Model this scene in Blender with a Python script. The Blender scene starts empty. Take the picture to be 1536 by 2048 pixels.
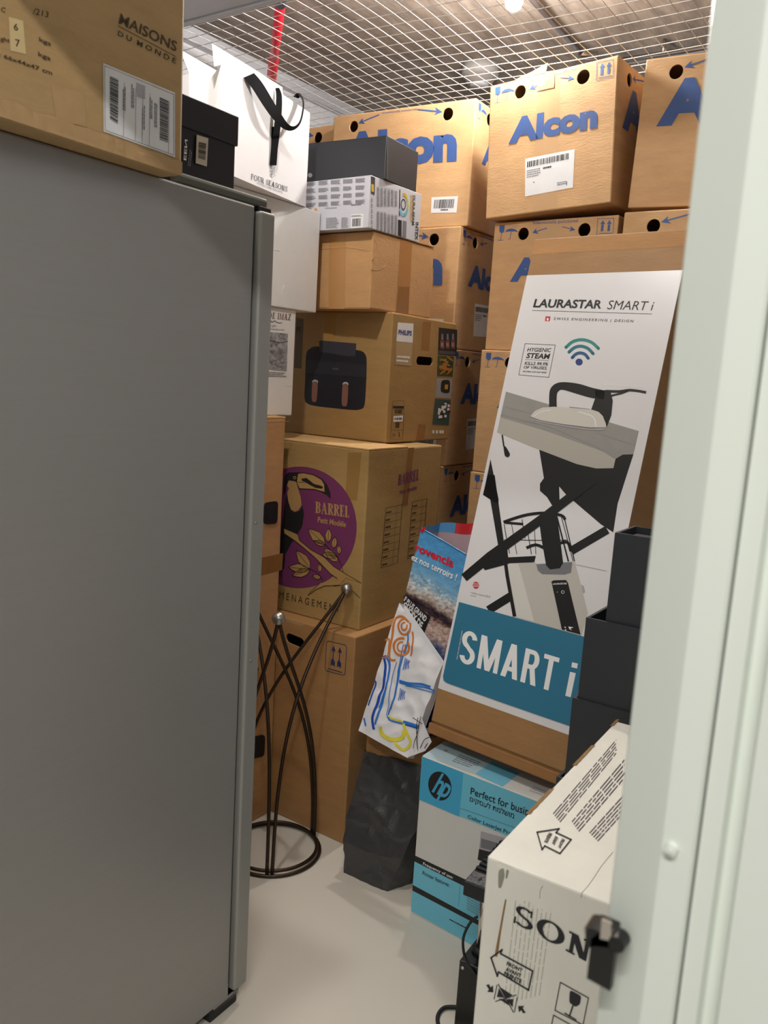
import bpy, bmesh, math, random
import numpy as np
from mathutils import Vector, Matrix, Euler, noise

random.seed(7)
scene = bpy.context.scene
COL = scene.collection
PI = math.pi

# ------------------------------------------------------------------ camera
CAM_H = 1.5
FPX, PITCH, ROLL, YAW = 1667.3, math.radians(9.324), math.radians(3.507), math.radians(33.891)
_fw = np.array([-math.sin(YAW)*math.cos(PITCH), math.cos(YAW)*math.cos(PITCH), -math.sin(PITCH)])
_r0 = np.array([math.cos(YAW), math.sin(YAW), 0.0])
_u0 = np.cross(_r0, _fw)
_r = math.cos(ROLL)*_r0 + math.sin(ROLL)*_u0
_u = -math.sin(ROLL)*_r0 + math.cos(ROLL)*_u0
EYE = np.array([0.0, 0.0, CAM_H])

cd = bpy.data.cameras.new('camera')
cam = bpy.data.objects.new('camera', cd)
COL.objects.link(cam)
cam.matrix_world = Matrix(((_r[0], _u[0], -_fw[0], 0), (_r[1], _u[1], -_fw[1], 0), (_r[2], _u[2], -_fw[2], CAM_H), (0, 0, 0, 1)))
cd.sensor_fit = 'VERTICAL'
cd.sensor_height = 36.0
cd.lens = FPX*36.0/2048.0
cd.clip_start = 0.02
cd.dof.use_dof = True
cd.dof.focus_distance = 2.5
cd.dof.aperture_fstop = 8.5
scene.camera = cam

# ------------------------------------------------------------------ world, lights, exposure
world = bpy.data.worlds.new('world')
scene.world = world
world.use_nodes = True
world.node_tree.nodes['Background'].inputs[0].default_value = (0.97, 0.98, 1.0, 1)
world.node_tree.nodes['Background'].inputs[1].default_value = 0.0

def area_light(name, loc, target, sx, sy, power, col):
    l = bpy.data.lights.new(name, 'AREA')
    l.shape = 'RECTANGLE'; l.size = sx; l.size_y = sy; l.energy = power; l.color = col
    o = bpy.data.objects.new(name, l); COL.objects.link(o)
    o.location = loc
    o.rotation_euler = (Vector(target)-Vector(loc)).to_track_quat('-Z', 'Y').to_euler()
    return o
# ceiling tube of the corridor behind the photographer: its light comes in under the lintel, whose edge draws the slanting shadow on the carton above the fridge
area_light('corridor_lamp_offscreen', (0.30, -0.57, 2.75), (0.30, -0.57, 0), 1.2, 0.10, 43, (1.0, 0.98, 0.94))
# the cage's other ceiling bulb, on the camera's side: it lights the carton fronts and throws the white carton's shadow onto the air fryer carton
_l = bpy.data.lights.new('ceiling_lamp_offscreen', 'POINT'); _l.energy = 40; _l.shadow_soft_size = .03; _l.color = (1.0, .97, .93)
_o = bpy.data.objects.new('ceiling_lamp_offscreen', _l); COL.objects.link(_o); _o.location = (-1.28, 1.2, 2.75)
scene.view_settings.view_transform = 'Standard'
scene.view_settings.look = 'None'
scene.view_settings.gamma = 1.0
scene.view_settings.use_curve_mapping = False
scene.view_settings.exposure = 0.22

# ------------------------------------------------------------------ pixel -> place
def ray(px, py):
    d = _fw*FPX + _r*(px-768.0) + _u*(1024.0-py)
    return d/np.linalg.norm(d)
def onz(px, py, z): d = ray(px, py); return EYE + d*((z-CAM_H)/d[2])
def ony(px, py, y): d = ray(px, py); return EYE + d*(y/d[1])
def onx(px, py, x): d = ray(px, py); return EYE + d*(x/d[0])
def onplane(px, py, p, n): d = ray(px, py); return EYE + d*(np.dot(np.asarray(p)-EYE, n)/np.dot(d, n))
def crop(ox, oy, s): return lambda *pts: [(ox+x/s, oy+y/s) for x, y in pts]
zA = crop(0, 0, 2.327); zB = crop(580, 160, 3.657); zC = crop(940, 60, 3.2); zD = crop(340, 340, 3.9375)
zE = crop(500, 560, 3.072); zF = crop(900, 440, 3.072); zG = crop(850, 950, 3.151); zH = crop(500, 860, 3.339)
zI = crop(480, 1160, 3.2); zJ = crop(680, 1020, 3.939); zK = crop(680, 1440, 3.339); zL = crop(860, 1560, 3.657)
zM = crop(940, 1400, 3.84); zO = crop(860, 640, 4.876)

# ------------------------------------------------------------------ materials
def lin(c):
    c = c/255.0
    return c/12.92 if c <= 0.04045 else ((c+0.055)/1.055)**2.4
def rgb(r, g, b): return (lin(r), lin(g), lin(b), 1.0)
MATS = {}
def mat(name, col, rough=0.6, metal=0.0, var=0.0, vscale=6.0, bump=0.0, bscale=200.0, stretch=(1, 1, 1), col2=None, emit=None, coat=0.0, trans=0.0, spec=None, bdist=0.002, ridged=False):
    if name in MATS: return MATS[name]
    m = bpy.data.materials.new(name); m.use_nodes = True
    nt = m.node_tree; b = nt.nodes['Principled BSDF']
    c = rgb(*col)
    b.inputs['Base Color'].default_value = c
    b.inputs['Roughness'].default_value = rough
    b.inputs['Metallic'].default_value = metal
    if spec is not None: b.inputs['Specular IOR Level'].default_value = spec
    if coat: b.inputs['Coat Weight'].default_value = coat; b.inputs['Coat Roughness'].default_value = 0.15
    if trans: b.inputs['Alpha'].default_value = 1.0-trans
    if emit:
        b.inputs['Emission Color'].default_value = c; b.inputs['Emission Strength'].default_value = emit
    if var or bump:
        tc = nt.nodes.new('ShaderNodeTexCoord'); mp = nt.nodes.new('ShaderNodeMapping')
        mp.inputs['Scale'].default_value = stretch
        nt.links.new(tc.outputs['Object'], mp.inputs['Vector'])
    if var:
        n = nt.nodes.new('ShaderNodeTexNoise'); n.inputs['Scale'].default_value = vscale; n.inputs['Detail'].default_value = 6
        n.inputs['Roughness'].default_value = 0.65
        nt.links.new(mp.outputs['Vector'], n.inputs['Vector'])
        mx = nt.nodes.new('ShaderNodeMix'); mx.data_type = 'RGBA'
        d = rgb(*col2) if col2 else tuple(x*(1-var) for x in c[:3])+(1,)
        e = c if col2 else tuple(min(1, x*(1+var)) for x in c[:3])+(1,)
        mx.inputs[6].default_value = d; mx.inputs[7].default_value = e
        rp = nt.nodes.new('ShaderNodeMapRange'); rp.inputs[1].default_value = 0.3; rp.inputs[2].default_value = 0.7
        nt.links.new(n.outputs['Fac'], rp.inputs[0]); nt.links.new(rp.outputs[0], mx.inputs[0])
        nt.links.new(mx.outputs[2], b.inputs['Base Color'])
    if bump:
        n2 = nt.nodes.new('ShaderNodeTexNoise'); n2.inputs['Scale'].default_value = bscale; n2.inputs['Detail'].default_value = 3
        nt.links.new(mp.outputs['Vector'], n2.inputs['Vector'])
        if ridged: n2.noise_type = 'RIDGED_MULTIFRACTAL'; n2.inputs['Detail'].default_value = 2.5; n2.inputs['Roughness'].default_value = .45
        bp = nt.nodes.new('ShaderNodeBump'); bp.inputs['Strength'].default_value = bump; bp.inputs['Distance'].default_value = bdist
        nt.links.new(n2.outputs['Fac'], bp.inputs['Height']); nt.links.new(bp.outputs['Normal'], b.inputs['Normal'])
    MATS[name] = m
    return m
def card(name, col, rough=0.72, var=0.09, bump=0.25):   # corrugated board: fine grain running along the flutes
    return mat(name, col, rough, 0, var, 9.0, bump, 60.0, (1, 1, 3.5))

M_ALC = card('alcon_card', (200, 159, 113))
M_BROWN = card('brown_card', (188, 144, 96))
M_PHIL = card('coated_card', (158, 125, 76), 0.5)
M_BAR = card('moving_card', (166, 135, 84), 0.55)
M_TALL = card('dull_card', (168, 126, 80), 0.55)
M_TAN = card('tan_card', (188, 142, 96))
M_LAU = card('lauracard', (158, 118, 74), 0.6)
M_MDM = card('golden_card', (180, 148, 102), 0.6)
M_EDGE = card('card_edge', (205, 165, 110))
M_WCARD = mat('white_card', (226, 224, 222), 0.55, 0, 0.03, 14, 0.15, 40)
M_WPAPER = mat('white_paper', (238, 236, 238), 0.5, 0, 0.02, 10, 0.1, 30)
M_LABEL = mat('label_paper', (226, 226, 228), 0.45, 0, 0.03, 20)
M_BLUE = mat('blue_ink', (58, 88, 148), 0.6, 0, 0.06, 30)
M_NAVY = mat('navy_ink', (38, 48, 92), 0.6)
M_INK = mat('black_ink', (28, 28, 30), 0.55)
M_DINK = mat('dull_ink', (70, 56, 40), 0.6)
M_GREY = mat('grey_ink', (120, 120, 126), 0.6)
M_LGREY = mat('pale_grey_ink', (172, 172, 178), 0.6)
M_WHITE = mat('white_ink', (240, 240, 240), 0.5)
M_RED = mat('red_ink', (200, 40, 52), 0.45)
M_BLKBOX = mat('black_board', (40, 42, 48), 0.45, 0, 0.05, 12, 0.1, 60)
M_SHOE = mat('black_shoebox', (30, 30, 36), 0.4, 0, 0.05, 12)
M_PURPLE = mat('purple_ink', (112, 48, 92), 0.55, 0, 0.05, 20)
M_TAPE = mat('brown_tape', (142, 98, 54), 0.22, 0, 0.06, 14)
M_CTAPE = mat('clear_tape', (184, 150, 106), 0.16, 0, 0.05, 30, 0.3, 25)
M_TEAL = mat('teal_print', (52, 120, 150), 0.35)
M_HPBLUE = mat('cyan_print', (112, 196, 222), 0.28)
M_HPDEEP = mat('deep_cyan_print', (74, 172, 214), 0.28)
M_SONY = mat('old_white_card', (232, 229, 218), 0.6, 0, 0.07, 5, 0.2, 40, (1, 1, 0.5))
M_PLANT = mat('anthracite_plastic', (44, 47, 52), 0.42, 0, 0.03, 10, 0.1, 300)
M_BLK = mat('black_metal', (12, 12, 13), 0.38, 0.0)
M_RUB = mat('black_rubber', (22, 24, 27), 0.55)
M_CHR = mat('chrome', (205, 200, 195), 0.18, 1.0)
M_STEEL = mat('fridge_steel', (150, 148, 145), 0.38, 0.35, 0.02, 3, 0.04, 250, (1, 1, 40))
M_FDOOR = mat('fridge_door_grey', (150, 149, 144), 0.42, 0.3)
M_WIRE = mat('galvanised_wire', (214, 212, 208), 0.4, 0.55)
M_IRON = mat('dark_iron', (66, 52, 42), 0.42, 0.75, 0.12, 30)
M_BALL = mat('brushed_ball', (170, 165, 155), 0.35, 1.0, 0.1, 60)
M_PAINT = mat('pale_green_paint', (214, 220, 210), 0.38, 0, 0.015, 4)
M_FLOOR = mat('floor_epoxy', (206, 200, 188), 0.38, 0, 0.0, 3.0, 0.06, 30)
M_SLAB = mat('concrete_slab', (168, 158, 148), 0.85, 0, 0.5, 5.0, 0.6, 12, (4.5, 0.9, 1), (112, 104, 98))
M_WALL = mat('white_wall', (215, 217, 222), 0.7, 0, 0.03, 3)
M_BEAM = mat('grey_steel_beam', (196, 198, 204), 0.45, 0.1)

# ------------------------------------------------------------------ object helpers
def link(o, parent=None):
    COL.objects.link(o)
    if parent is not None: o.parent = parent
    return o
def newobj(name, me, m=None, parent=None):
    if m is not None:
        for x in (m if isinstance(m, (list, tuple)) else [m]): me.materials.append(x)
    return link(bpy.data.objects.new(name, me), parent)
def pydata(name, vs, fs, m=None, parent=None, smooth=False, mi=None):
    me = bpy.data.meshes.new(name); me.from_pydata([tuple(map(float, v)) for v in vs], [], fs)
    if smooth:
        for p in me.polygons: p.use_smooth = True
    if mi is not None:
        for p, i in zip(me.polygons, mi): p.material_index = i
    me.update()
    return newobj(name, me, m, parent)
def tag(o, label, cat, group=None):
    o['label'] = label; o['category'] = cat
    if group: o['group'] = group
    return o
def thing(name, label, cat, loc=(0, 0, 0), yaw=0.0, group=None):
    o = bpy.data.objects.new(name, None); COL.objects.link(o)
    o.empty_display_size = 0.05
    o.location = [float(x) for x in loc]; o.rotation_euler = (0, 0, yaw)
    return tag(o, label, cat, group)
def structure(o): o['kind'] = 'structure'; return o
def bm_box(bm, x0, x1, y0, y1, z0, z1, bev=0.0, seg=2):
    r = bmesh.ops.create_cube(bm, size=1.0)
    vs = r['verts']
    for v in vs: v.co = ((x0+x1)/2+v.co.x*(x1-x0), (y0+y1)/2+v.co.y*(y1-y0), (z0+z1)/2+v.co.z*(z1-z0))
    if bev:
        es = set(e for v in vs for e in v.link_edges)
        bmesh.ops.bevel(bm, geom=list(es), offset=bev, segments=seg, affect='EDGES', profile=0.5)
def boxobj(name, x0, x1, y0, y1, z0, z1, m, parent=None, bev=0.0, seg=2):
    bm = bmesh.new(); bm_box(bm, x0, x1, y0, y1, z0, z1, bev, seg)
    me = bpy.data.meshes.new(name); bm.to_mesh(me); bm.free()
    return newobj(name, me, m, parent)
def tube_data(pts, rad, n=8, cap=True, closed=False):
    pts = [Vector([float(c) for c in p]) for p in pts]
    vs = []; fs = []; k = len(pts); up = None
    for i, p in enumerate(pts):
        a = pts[i-1] if (i > 0 or closed) else p
        b = pts[(i+1) % k] if (i < k-1 or closed) else p
        t = (b-a).normalized()
        if up is None:
            up = t.orthogonal().normalized()
        up = (up-t*up.dot(t)).normalized()
        w = t.cross(up)
        rr = rad[i] if isinstance(rad, (list, tuple)) else rad
        for j in range(n):
            an = 2*PI*j/n
            vs.append(p+(up*math.cos(an)+w*math.sin(an))*rr)
    for i in range(k if closed else k-1):
        for j in range(n):
            a = i*n+j; b = i*n+(j+1) % n; c = ((i+1) % k)*n+(j+1) % n; d = ((i+1) % k)*n+j
            fs.append((a, b, c, d))
    if cap and not closed:
        fs.append(tuple(range(n-1, -1, -1))); fs.append(tuple(range((k-1)*n, k*n)))
    return vs, fs
def tube(name, pts, rad, m, parent=None, n=8, closed=False):
    vs, fs = tube_data(pts, rad, n, True, closed)
    return pydata(name, vs, fs, m, parent, smooth=True)
def join_data(chunks):
    V = []; F = []
    for vs, fs in chunks:
        o = len(V); V += list(vs); F += [tuple(i+o for i in f) for f in fs]
    return V, F
def bez(p0, p1, p2, p3, n=24):
    out = []
    for i in range(n+1):
        t = i/n; s = 1-t
        out.append(tuple(s**3*a+3*s*s*t*b+3*s*t*t*c+t**3*d for a, b, c, d in zip(p0, p1, p2, p3)))
    return out
def smooth_path(pts, k=6):      # Catmull-Rom through points of any dimension
    pts = [np.array(p, float) for p in pts]; out = []
    for i in range(len(pts)-1):
        a = pts[max(i-1, 0)]; b = pts[i]; c = pts[i+1]; d = pts[min(i+2, len(pts)-1)]
        for j in range(k):
            t = j/k
            out.append(0.5*(2*b+(c-a)*t+(2*a-5*b+4*c-d)*t*t+(3*b-a-3*c+d)*t**3))
    out.append(pts[-1]); return out

# ------------------------------------------------------------------ lettering
_T = {}
def text_mesh(s, bold=0.0, italic=0.0, space=1.0):
    k = (s, bold, italic, space)
    if k in _T: return _T[k]
    cu = bpy.data.curves.new('t', 'FONT'); cu.body = s; cu.offset = bold; cu.shear = italic; cu.space_character = space
    cu.resolution_u = 3
    o = bpy.data.objects.new('t', cu); COL.objects.link(o)
    dg = bpy.context.evaluated_depsgraph_get()
    me = bpy.data.meshes.new_from_object(o.evaluated_get(dg))
    vs = np.array([tuple(v.co)[:2] for v in me.vertices]); fs = [tuple(p.vertices) for p in me.polygons]
    bpy.data.objects.remove(o); bpy.data.curves.remove(cu); bpy.data.meshes.remove(me)
    lo = vs.min(0); hi = vs.max(0)
    vs = (vs-lo)/np.maximum(hi-lo, 1e-6)
    _T[k] = (vs, fs)
    return _T[k]
# slab / roman capitals drawn stroke by stroke
def _ring(cx, cy, rx, ry, tx, ty, a0, a1, n=18):
    vs = []; fs = []
    for i in range(n+1):
        a = math.radians(a0+(a1-a0)*i/n)
        vs.append((cx+rx*math.cos(a), cy+ry*math.sin(a))); vs.append((cx+(rx-tx)*math.cos(a), cy+(ry-ty)*math.sin(a)))
    for i in range(n): fs.append((2*i, 2*i+1, 2*i+3, 2*i+2))
    return vs, fs
def _q(*p): return list(p), [tuple(range(len(p)))]
def _re(x0, y0, x1, y1): return _q((x0, y0), (x1, y0), (x1, y1), (x0, y1))
def roman(ch, t=0.2, h=0.09, s=0.07):
    R = _re; w = 0.8; out = []
    if ch == 'I': w = 0.34; out = [R(.17-t/2, 0, .17+t/2, 1), R(0, 0, .34, h), R(0, 1-h, .34, 1)]
    elif ch == 'O': w = .95; out = [_ring(.475, .5, .475, .5, t, h, 0, 360, 28)]
    elif ch == 'N': out = [R(.1, 0, .1+t*.6, 1), R(.7-t*.6, 0, .7, 1), _q((.05, 1), (.05+t*1.2, 1), (.7, 0), (.7-t*1.1, 0)), R(0, 0, .3, h), R(0, 1-h, .25, 1), R(.5, 1-h, .8, 1)]
    elif ch == 'S':
        w = .66; out = [_ring(.33, .74, .3, .26, t*.7, h, 35, 270, 14), _ring(.33, .26, .33, .26+h*.0, t*.75, h, -145, 90, 14), R(.52, .66, .58, 1), R(.02, 0, .08, .34), _q((.12, .62), (.2, .5), (.55, .36), (.5, .5))]
    elif ch == 'Y': out = [R(.4-t/2, 0, .4+t/2, .5), _q((.05, 1), (.05+t*1.2, 1), (.4+t/2, .45), (.4-t/2, .45)), _q((.62, 1), (.72, 1), (.4+t/2, .45), (.4-t/4, .45)), R(.2, 0, .6, h), R(0, 1-h, .35, 1), R(.5, 1-h, .8, 1)]
    elif ch in 'BRPD':
        w = .78
        out = [R(.08, 0, .08+t, 1), R(0, 0, .08+t+s, h), R(0, 1-h, .4, 1)]
        if ch == 'D': out += [_ring(.3, .5, .45, .5, t, h, -90, 90, 16), R(.1, 0, .32, h)]
        else:
            out += [_ring(.38, .75, .33, .25, t*.9, h, -90, 90, 12), R(.2, .5, .4, .5+h)]
            if ch == 'B': out += [_ring(.38, .27, .37, .27, t*.9, h, -90, 90, 12), R(.2, .0, .4, h)]
            if ch == 'R': out += [_q((.3, .5), (.5, .52), (.8, 0), (.58, 0)), R(.55, 0, .85, h)]
    elif ch == 'A': out = [_q((.32, 1), (.5, 1), (.78, 0), (.54, 0)), _q((.34, 1), (.44, 1), (.16, 0), (.06, 0)), R(.2, .3, .58, .3+h), R(0, 0, .26, h), R(.46, 0, .86, h)]; w = .86
    elif ch in 'EFL':
        w = .66; out = [R(.08, 0, .08+t, 1), R(0, 1-h, .3, 1), R(0, 0, .08+t+s, h)]
        if ch in 'EL': out += [R(.1, 0, .6, h), R(.54, 0, .6, .28)]
        if ch in 'EF': out += [R(.1, 1-h, .58, 1), R(.52, .74, .58, 1), R(.2, .47, .44, .47+h), R(.4, .38, .45, .64)]
    elif ch == 'U': out = [R(.1, .3, .1+t, 1), R(.62, .3, .7, 1), _ring(.4, .3, .3, .3, t*.7, h, 180, 360, 12), R(0, 1-h, .38, 1), R(.52, 1-h, .8, 1)]
    elif ch == 'M': w = 1.0; out = [R(.1, 0, .17, 1), R(.78, 0, .78+t*.9, 1), _q((.08, 1), (.08+t, 1), (.52, 0), (.44, 0)), _q((.82, 1), (.9, 1), (.52, 0), (.44, 0)), R(0, 0, .28, h), R(.68, 0, 1.05, h)]
    elif ch == 'Z': w = .66; out = [R(.02, 0, .64, h), R(.02, 1-h, .64, 1), _q((.02, h), (.02+t*1.2, h), (.64, 1-h), (.64-t*1.2, 1-h)), R(.58, 0, .64, .26), R(.02, .74, .08, 1)]
    else: w = .4
    return out, w
def grot(ch, t=.2, h=.13):      # narrow plain capitals of even weight
    R = _re; w = .62
    if ch == 'S': out = [_ring(.31, .735, .31, .265, t, h, 10, 255, 16), _ring(.31, .265, .31, .265, t, h, -170, 75, 16), _q((.06, .60), (.22, .66), (.56, .40), (.40, .34))]
    elif ch == 'M': w = .86; out = [R(0, 0, t*.9, 1), R(w-t*.9, 0, w, 1), _q((0, 1), (t*1.15, 1), (.53, .0), (.33, .0)), _q((w, 1), (w-t*1.15, 1), (.33, 0), (.53, 0))]
    elif ch == 'A': w = .7; out = [_q((.24, 1), (.46, 1), (.7, 0), (.49, 0)), _q((.24, 1), (.46, 1), (.21, 0), (0, 0)), R(.16, .2, .54, .33)]
    elif ch == 'R': w = .64; out = [R(0, 0, t, 1), R(.1, 1-h, .34, 1), R(.1, .44, .36, .44+h), _ring(.34, .72, .28, .28, t, h, -90, 90, 14), _q((.28, .46), (.48, .5), (.64, 0), (.42, 0))]
    elif ch == 'T': w = .62; out = [R(.31-t/2, 0, .31+t/2, 1), R(0, 1-h, .62, 1)]
    return out, w
def roman_mesh(s, t=0.2, h=0.09, gap=0.1, plain=False):
    V = []; F = []; x = 0; LAY = []
    for ch in s:
        k = 0
        out, w = grot(ch) if plain else roman(ch, t, h)
        for vs, fs in out:
            o = len(V); V += [(a+x, b) for a, b in vs]; F += [tuple(i+o for i in f) for f in fs]; LAY.extend([k*2.5e-5 for _ in vs]); k += 1
        x += w+gap
    V = np.array(V); lo = V.min(0); hi = V.max(0)
    return (V-lo)/(hi-lo), F, LAY
def bil(q, uv):      # q: BL BR TR TL
    q = [np.array(p, float) for p in q]
    return [(1-u)*(1-v)*q[0]+u*(1-v)*q[1]+u*v*q[2]+(1-u)*v*q[3] for u, v in uv]
def stroke_quads(pts, w):
    pts = [np.array(p, float) for p in pts]; vs = []; fs = []
    for i, p in enumerate(pts):
        a = pts[max(i-1, 0)]; b = pts[min(i+1, len(pts)-1)]; d = b-a; d = d/(np.linalg.norm(d)+1e-9)
        n = np.array((-d[1], d[0])); ww = w[i] if isinstance(w, (list, tuple)) else w
        vs += [p+n*ww/2, p-n*ww/2]
    for i in range(len(pts)-1): fs.append((2*i, 2*i+1, 2*i+3, 2*i+2))
    return vs, fs

UNDER = {'label_print': ('address_label', 'barcode_label', 'shipping_label'), 'barcode_print': ('barcode_label', 'barcode_sticker'), 'tree_emblem': (), 'engraving_lines': ('engraved_picture',)}
class Print:
    """Flat print on one plane of a thing: 2D coordinates are photo pixels turned into places on that plane, or metres on it."""
    def __init__(self, root, to_local):
        self.root = root; self.f = to_local; self.acc = {}; self.key = 0; self.n = 0; self.last = {}
    def add(self, name, m, pts, faces, off):
        V, F, lst = self.acc.setdefault((name, m.name, self.key), ([], [], m))
        o = len(V); V += [self.f(p, e) for p, e in zip(pts, off if isinstance(off, list) else [off]*len(pts))]; F += [tuple(i+o for i in f) for f in faces]
    def poly(self, name, m, pts, off=0.0006):
        if name.split('_')[-1] in ('label', 'tape', 'strip', 'sticker', 'stain', 'panel') and self.key == 0: self.own()
        self.add(name, m, pts, [tuple(range(len(pts)))], off)
        if self.key == self.n: self.key = 0
    def own(self): self.n += 1; self.key = self.n      # the next piece becomes a part of its own
    def line(self, name, m, pts, w, off=0.0008, k=0):
        if k:
            if isinstance(w, (list, tuple)): w = [float(q[0]) for q in smooth_path([(a,) for a in w], k)]
            pts = smooth_path(pts, k)
        vs, fs = stroke_quads(pts, w); self.add(name, m, vs, fs, off)
    def frame(self, name, m, pts, w, off=0.0008):
        pts = list(pts)
        for i in range(len(pts)):
            a = np.array(pts[i], float); b = np.array(pts[(i+1) % len(pts)], float); d = (b-a)/np.linalg.norm(b-a)*w/2
            self.line(name, m, [a-d, b+d], w, off)
    def disc(self, name, m, c, rx, ry=None, ang=0.0, off=0.0008, n=28, inner=0.0, a0=0, a1=360):
        ry = ry or rx; ca, sa = math.cos(ang), math.sin(ang)
        def P(r, a): x = rx*r*math.cos(a); y = ry*r*math.sin(a); return (c[0]+x*ca-y*sa, c[1]+x*sa+y*ca)
        A = [math.radians(a0+(a1-a0)*i/n) for i in range(n+1)]
        if inner:
            vs = []; fs = []
            for a in A: vs += [P(1, a), P(inner, a)]
            for i in range(n): fs.append((2*i, 2*i+1, 2*i+3, 2*i+2))
            self.add(name, m, vs, fs, off)
        else: self.add(name, m, [P(1, a) for a in A[:-1 if a1-a0 == 360 else None]], [tuple(range(n if a1-a0 == 360 else n+1))], off)
    def text(self, name, m, s, quad, bold=0.0, italic=0.0, space=1.0, off=0.001, serif=None):
        vs, fs, lay = roman_mesh(s, *serif) if serif else text_mesh(s, bold, italic, space)+(None,)
        self.own(); self.add(name, m, bil(quad, vs), fs, [off+l for l in lay] if lay else off); self.key = 0
    def barcode(self, name, m, quad, n=26, seed=1, off=0.001):
        rnd = random.Random(seed); x = 0.0; ws = []
        for i in range(n): a = rnd.choice((1, 1, 2, 3)); b = rnd.choice((1, 1, 2)); ws.append((x, x+a)); x += a+b
        self.own()
        for a, b in ws: self.add(name, m, bil(quad, [(a/x, 0), (b/x, 0), (b/x, 1), (a/x, 1)]), [(0, 1, 2, 3)], off)
        self.key = 0
    def rows(self, name, m, quad, n, fill=0.45, seed=1, off=0.001, ragged=0.25):   # print too small to read
        rnd = random.Random(seed); self.own()
        for i in range(n):
            v1 = 1-i/n; v0 = v1-fill/n; u = 0; end = 1-rnd.random()*ragged
            while u < end:
                l = 0.05+rnd.random()*0.16
                self.add(name, m, bil(quad, [(u, v0), (min(u+l, end), v0), (min(u+l, end), v1), (u, v1)]), [(0, 1, 2, 3)], off); u += l+0.02
        self.key = 0
    def done(self):
        for (name, _, _), (V, F, m) in self.acc.items():
            par = next((self.last[k] for k in UNDER.get(name, ()) if k in self.last), self.root)
            self.last[name] = pydata(name, V, F, m, par)
        self.acc = {}

class Box:
    """A carton: Empty at its base centre, body mesh, prints on its faces.  Placed by one known lower corner."""
    def __init__(self, name, label, corner, xy, yaw, w, d, z0, h, m, cat='box', group=None, bev=0.004, body=True, tilt=0.0, lean=0.0):
        sx = -1 if corner[0] == 'R' else 1; sy = 1 if corner[1] == 'N' else -1
        eu = Euler((-lean, tilt, yaw)); self.R = np.array(eu.to_matrix())
        self.loc = np.array([xy[0], xy[1], z0])+self.R@np.array([sx*w/2, sy*d/2, 0.0]); self.w, self.d, self.h = w, d, h
        self.root = thing(name, label, cat, self.loc, yaw, group)
        self.root.rotation_euler = eu
        if body: self.body = boxobj('carton_body', -w/2, w/2, -d/2, d/2, 0, h, m, self.root, bev)
    def inv(self, P): return self.R.T@(np.asarray(P)-self.loc)
    def fwd(self, p): return self.R@np.asarray(p, float)+self.loc
    def face(self, f):
        w, d, h = self.w, self.d, self.h
        n = {'F': (0, -1, 0), 'R': (1, 0, 0), 'T': (0, 0, 1), 'L': (-1, 0, 0)}[f]
        p = {'F': (0, -d/2, 0), 'R': (w/2, 0, 0), 'T': (0, 0, h), 'L': (-w/2, 0, 0)}[f]
        return np.array(p, float), np.array(n, float)
    def px(self, f):
        p, n = self.face(f); P = self.fwd(p); N = self.R@n
        h = self.h-.0015
        def g(q, off):
            l = self.inv(onplane(q[0], q[1], P, N))+n*off
            if f != 'T': l[2] = min(max(l[2], .001), h)
            return l
        return Print(self.root, g)
    def uv(self, f):     # metres from the lower left corner of that face
        w, d, h = self.w, self.d, self.h
        g = {'F': lambda q, o: (-w/2+q[0], -d/2-o, q[1]), 'R': lambda q, o: (w/2+o, -d/2+q[0], q[1]), 'T': lambda q, o: (-w/2+q[0], -d/2+q[1], h+o)}[f]
        return Print(self.root, g)

def boolean_cut(o, cutters):
    for k in cutters:
        md = o.modifiers.new('cut', 'BOOLEAN'); md.operation = 'DIFFERENCE'; md.object = k; md.solver = 'EXACT'; md.material_mode = 'TRANSFER'
    dg = bpy.context.evaluated_depsgraph_get()
    me = bpy.data.meshes.new_from_object(o.evaluated_get(dg))
    o.modifiers.clear(); old = o.data; o.data = me; bpy.data.meshes.remove(old)
    for k in cutters:
        m = k.data; bpy.data.objects.remove(k); bpy.data.meshes.remove(m)
def cut_box(x0, x1, y0, y1, z0, z1, parent, m):
    return boxobj('cutter', x0, x1, y0, y1, z0, z1, m, parent)
def cut_groove(f, pts, w, depth, parent, m):      # a narrow slit along a traced line on one face; f(point, offset) gives the place
    vs, fs = stroke_quads(pts, w); n = len(pts)
    V = [f(p, .003) for p in vs]+[f(p, -depth) for p in vs]; m2 = len(vs); F = []
    for i in range(n-1):
        a, b, c, d = 2*i, 2*i+1, 2*i+3, 2*i+2
        F += [(a, b, c, d), (m2+d, m2+c, m2+b, m2+a), (a, d, m2+d, m2+a), (b, m2+b, m2+c, c)]
    F += [(0, m2, m2+1, 1), (2*n-2, 2*n-1, m2+2*n-1, m2+2*n-2)]
    me = bpy.data.meshes.new('cutter'); me.from_pydata([tuple(map(float, v)) for v in V], [], F)
    bm = bmesh.new(); bm.from_mesh(me); bmesh.ops.recalc_face_normals(bm, faces=bm.faces); bm.to_mesh(me); bm.free()
    me.materials.append(m); return link(bpy.data.objects.new('cutter', me), parent)
def ridge(bx, f, pts, m, r=.0011, k=5):      # a crease pressed up in the board
    g = bx.px(f).f; tube('crease', [tuple(g(p, -.0004)) for p in (smooth_path(pts, k) if len(pts) > 2 else pts)], r, m, bx.root, 6)
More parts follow.
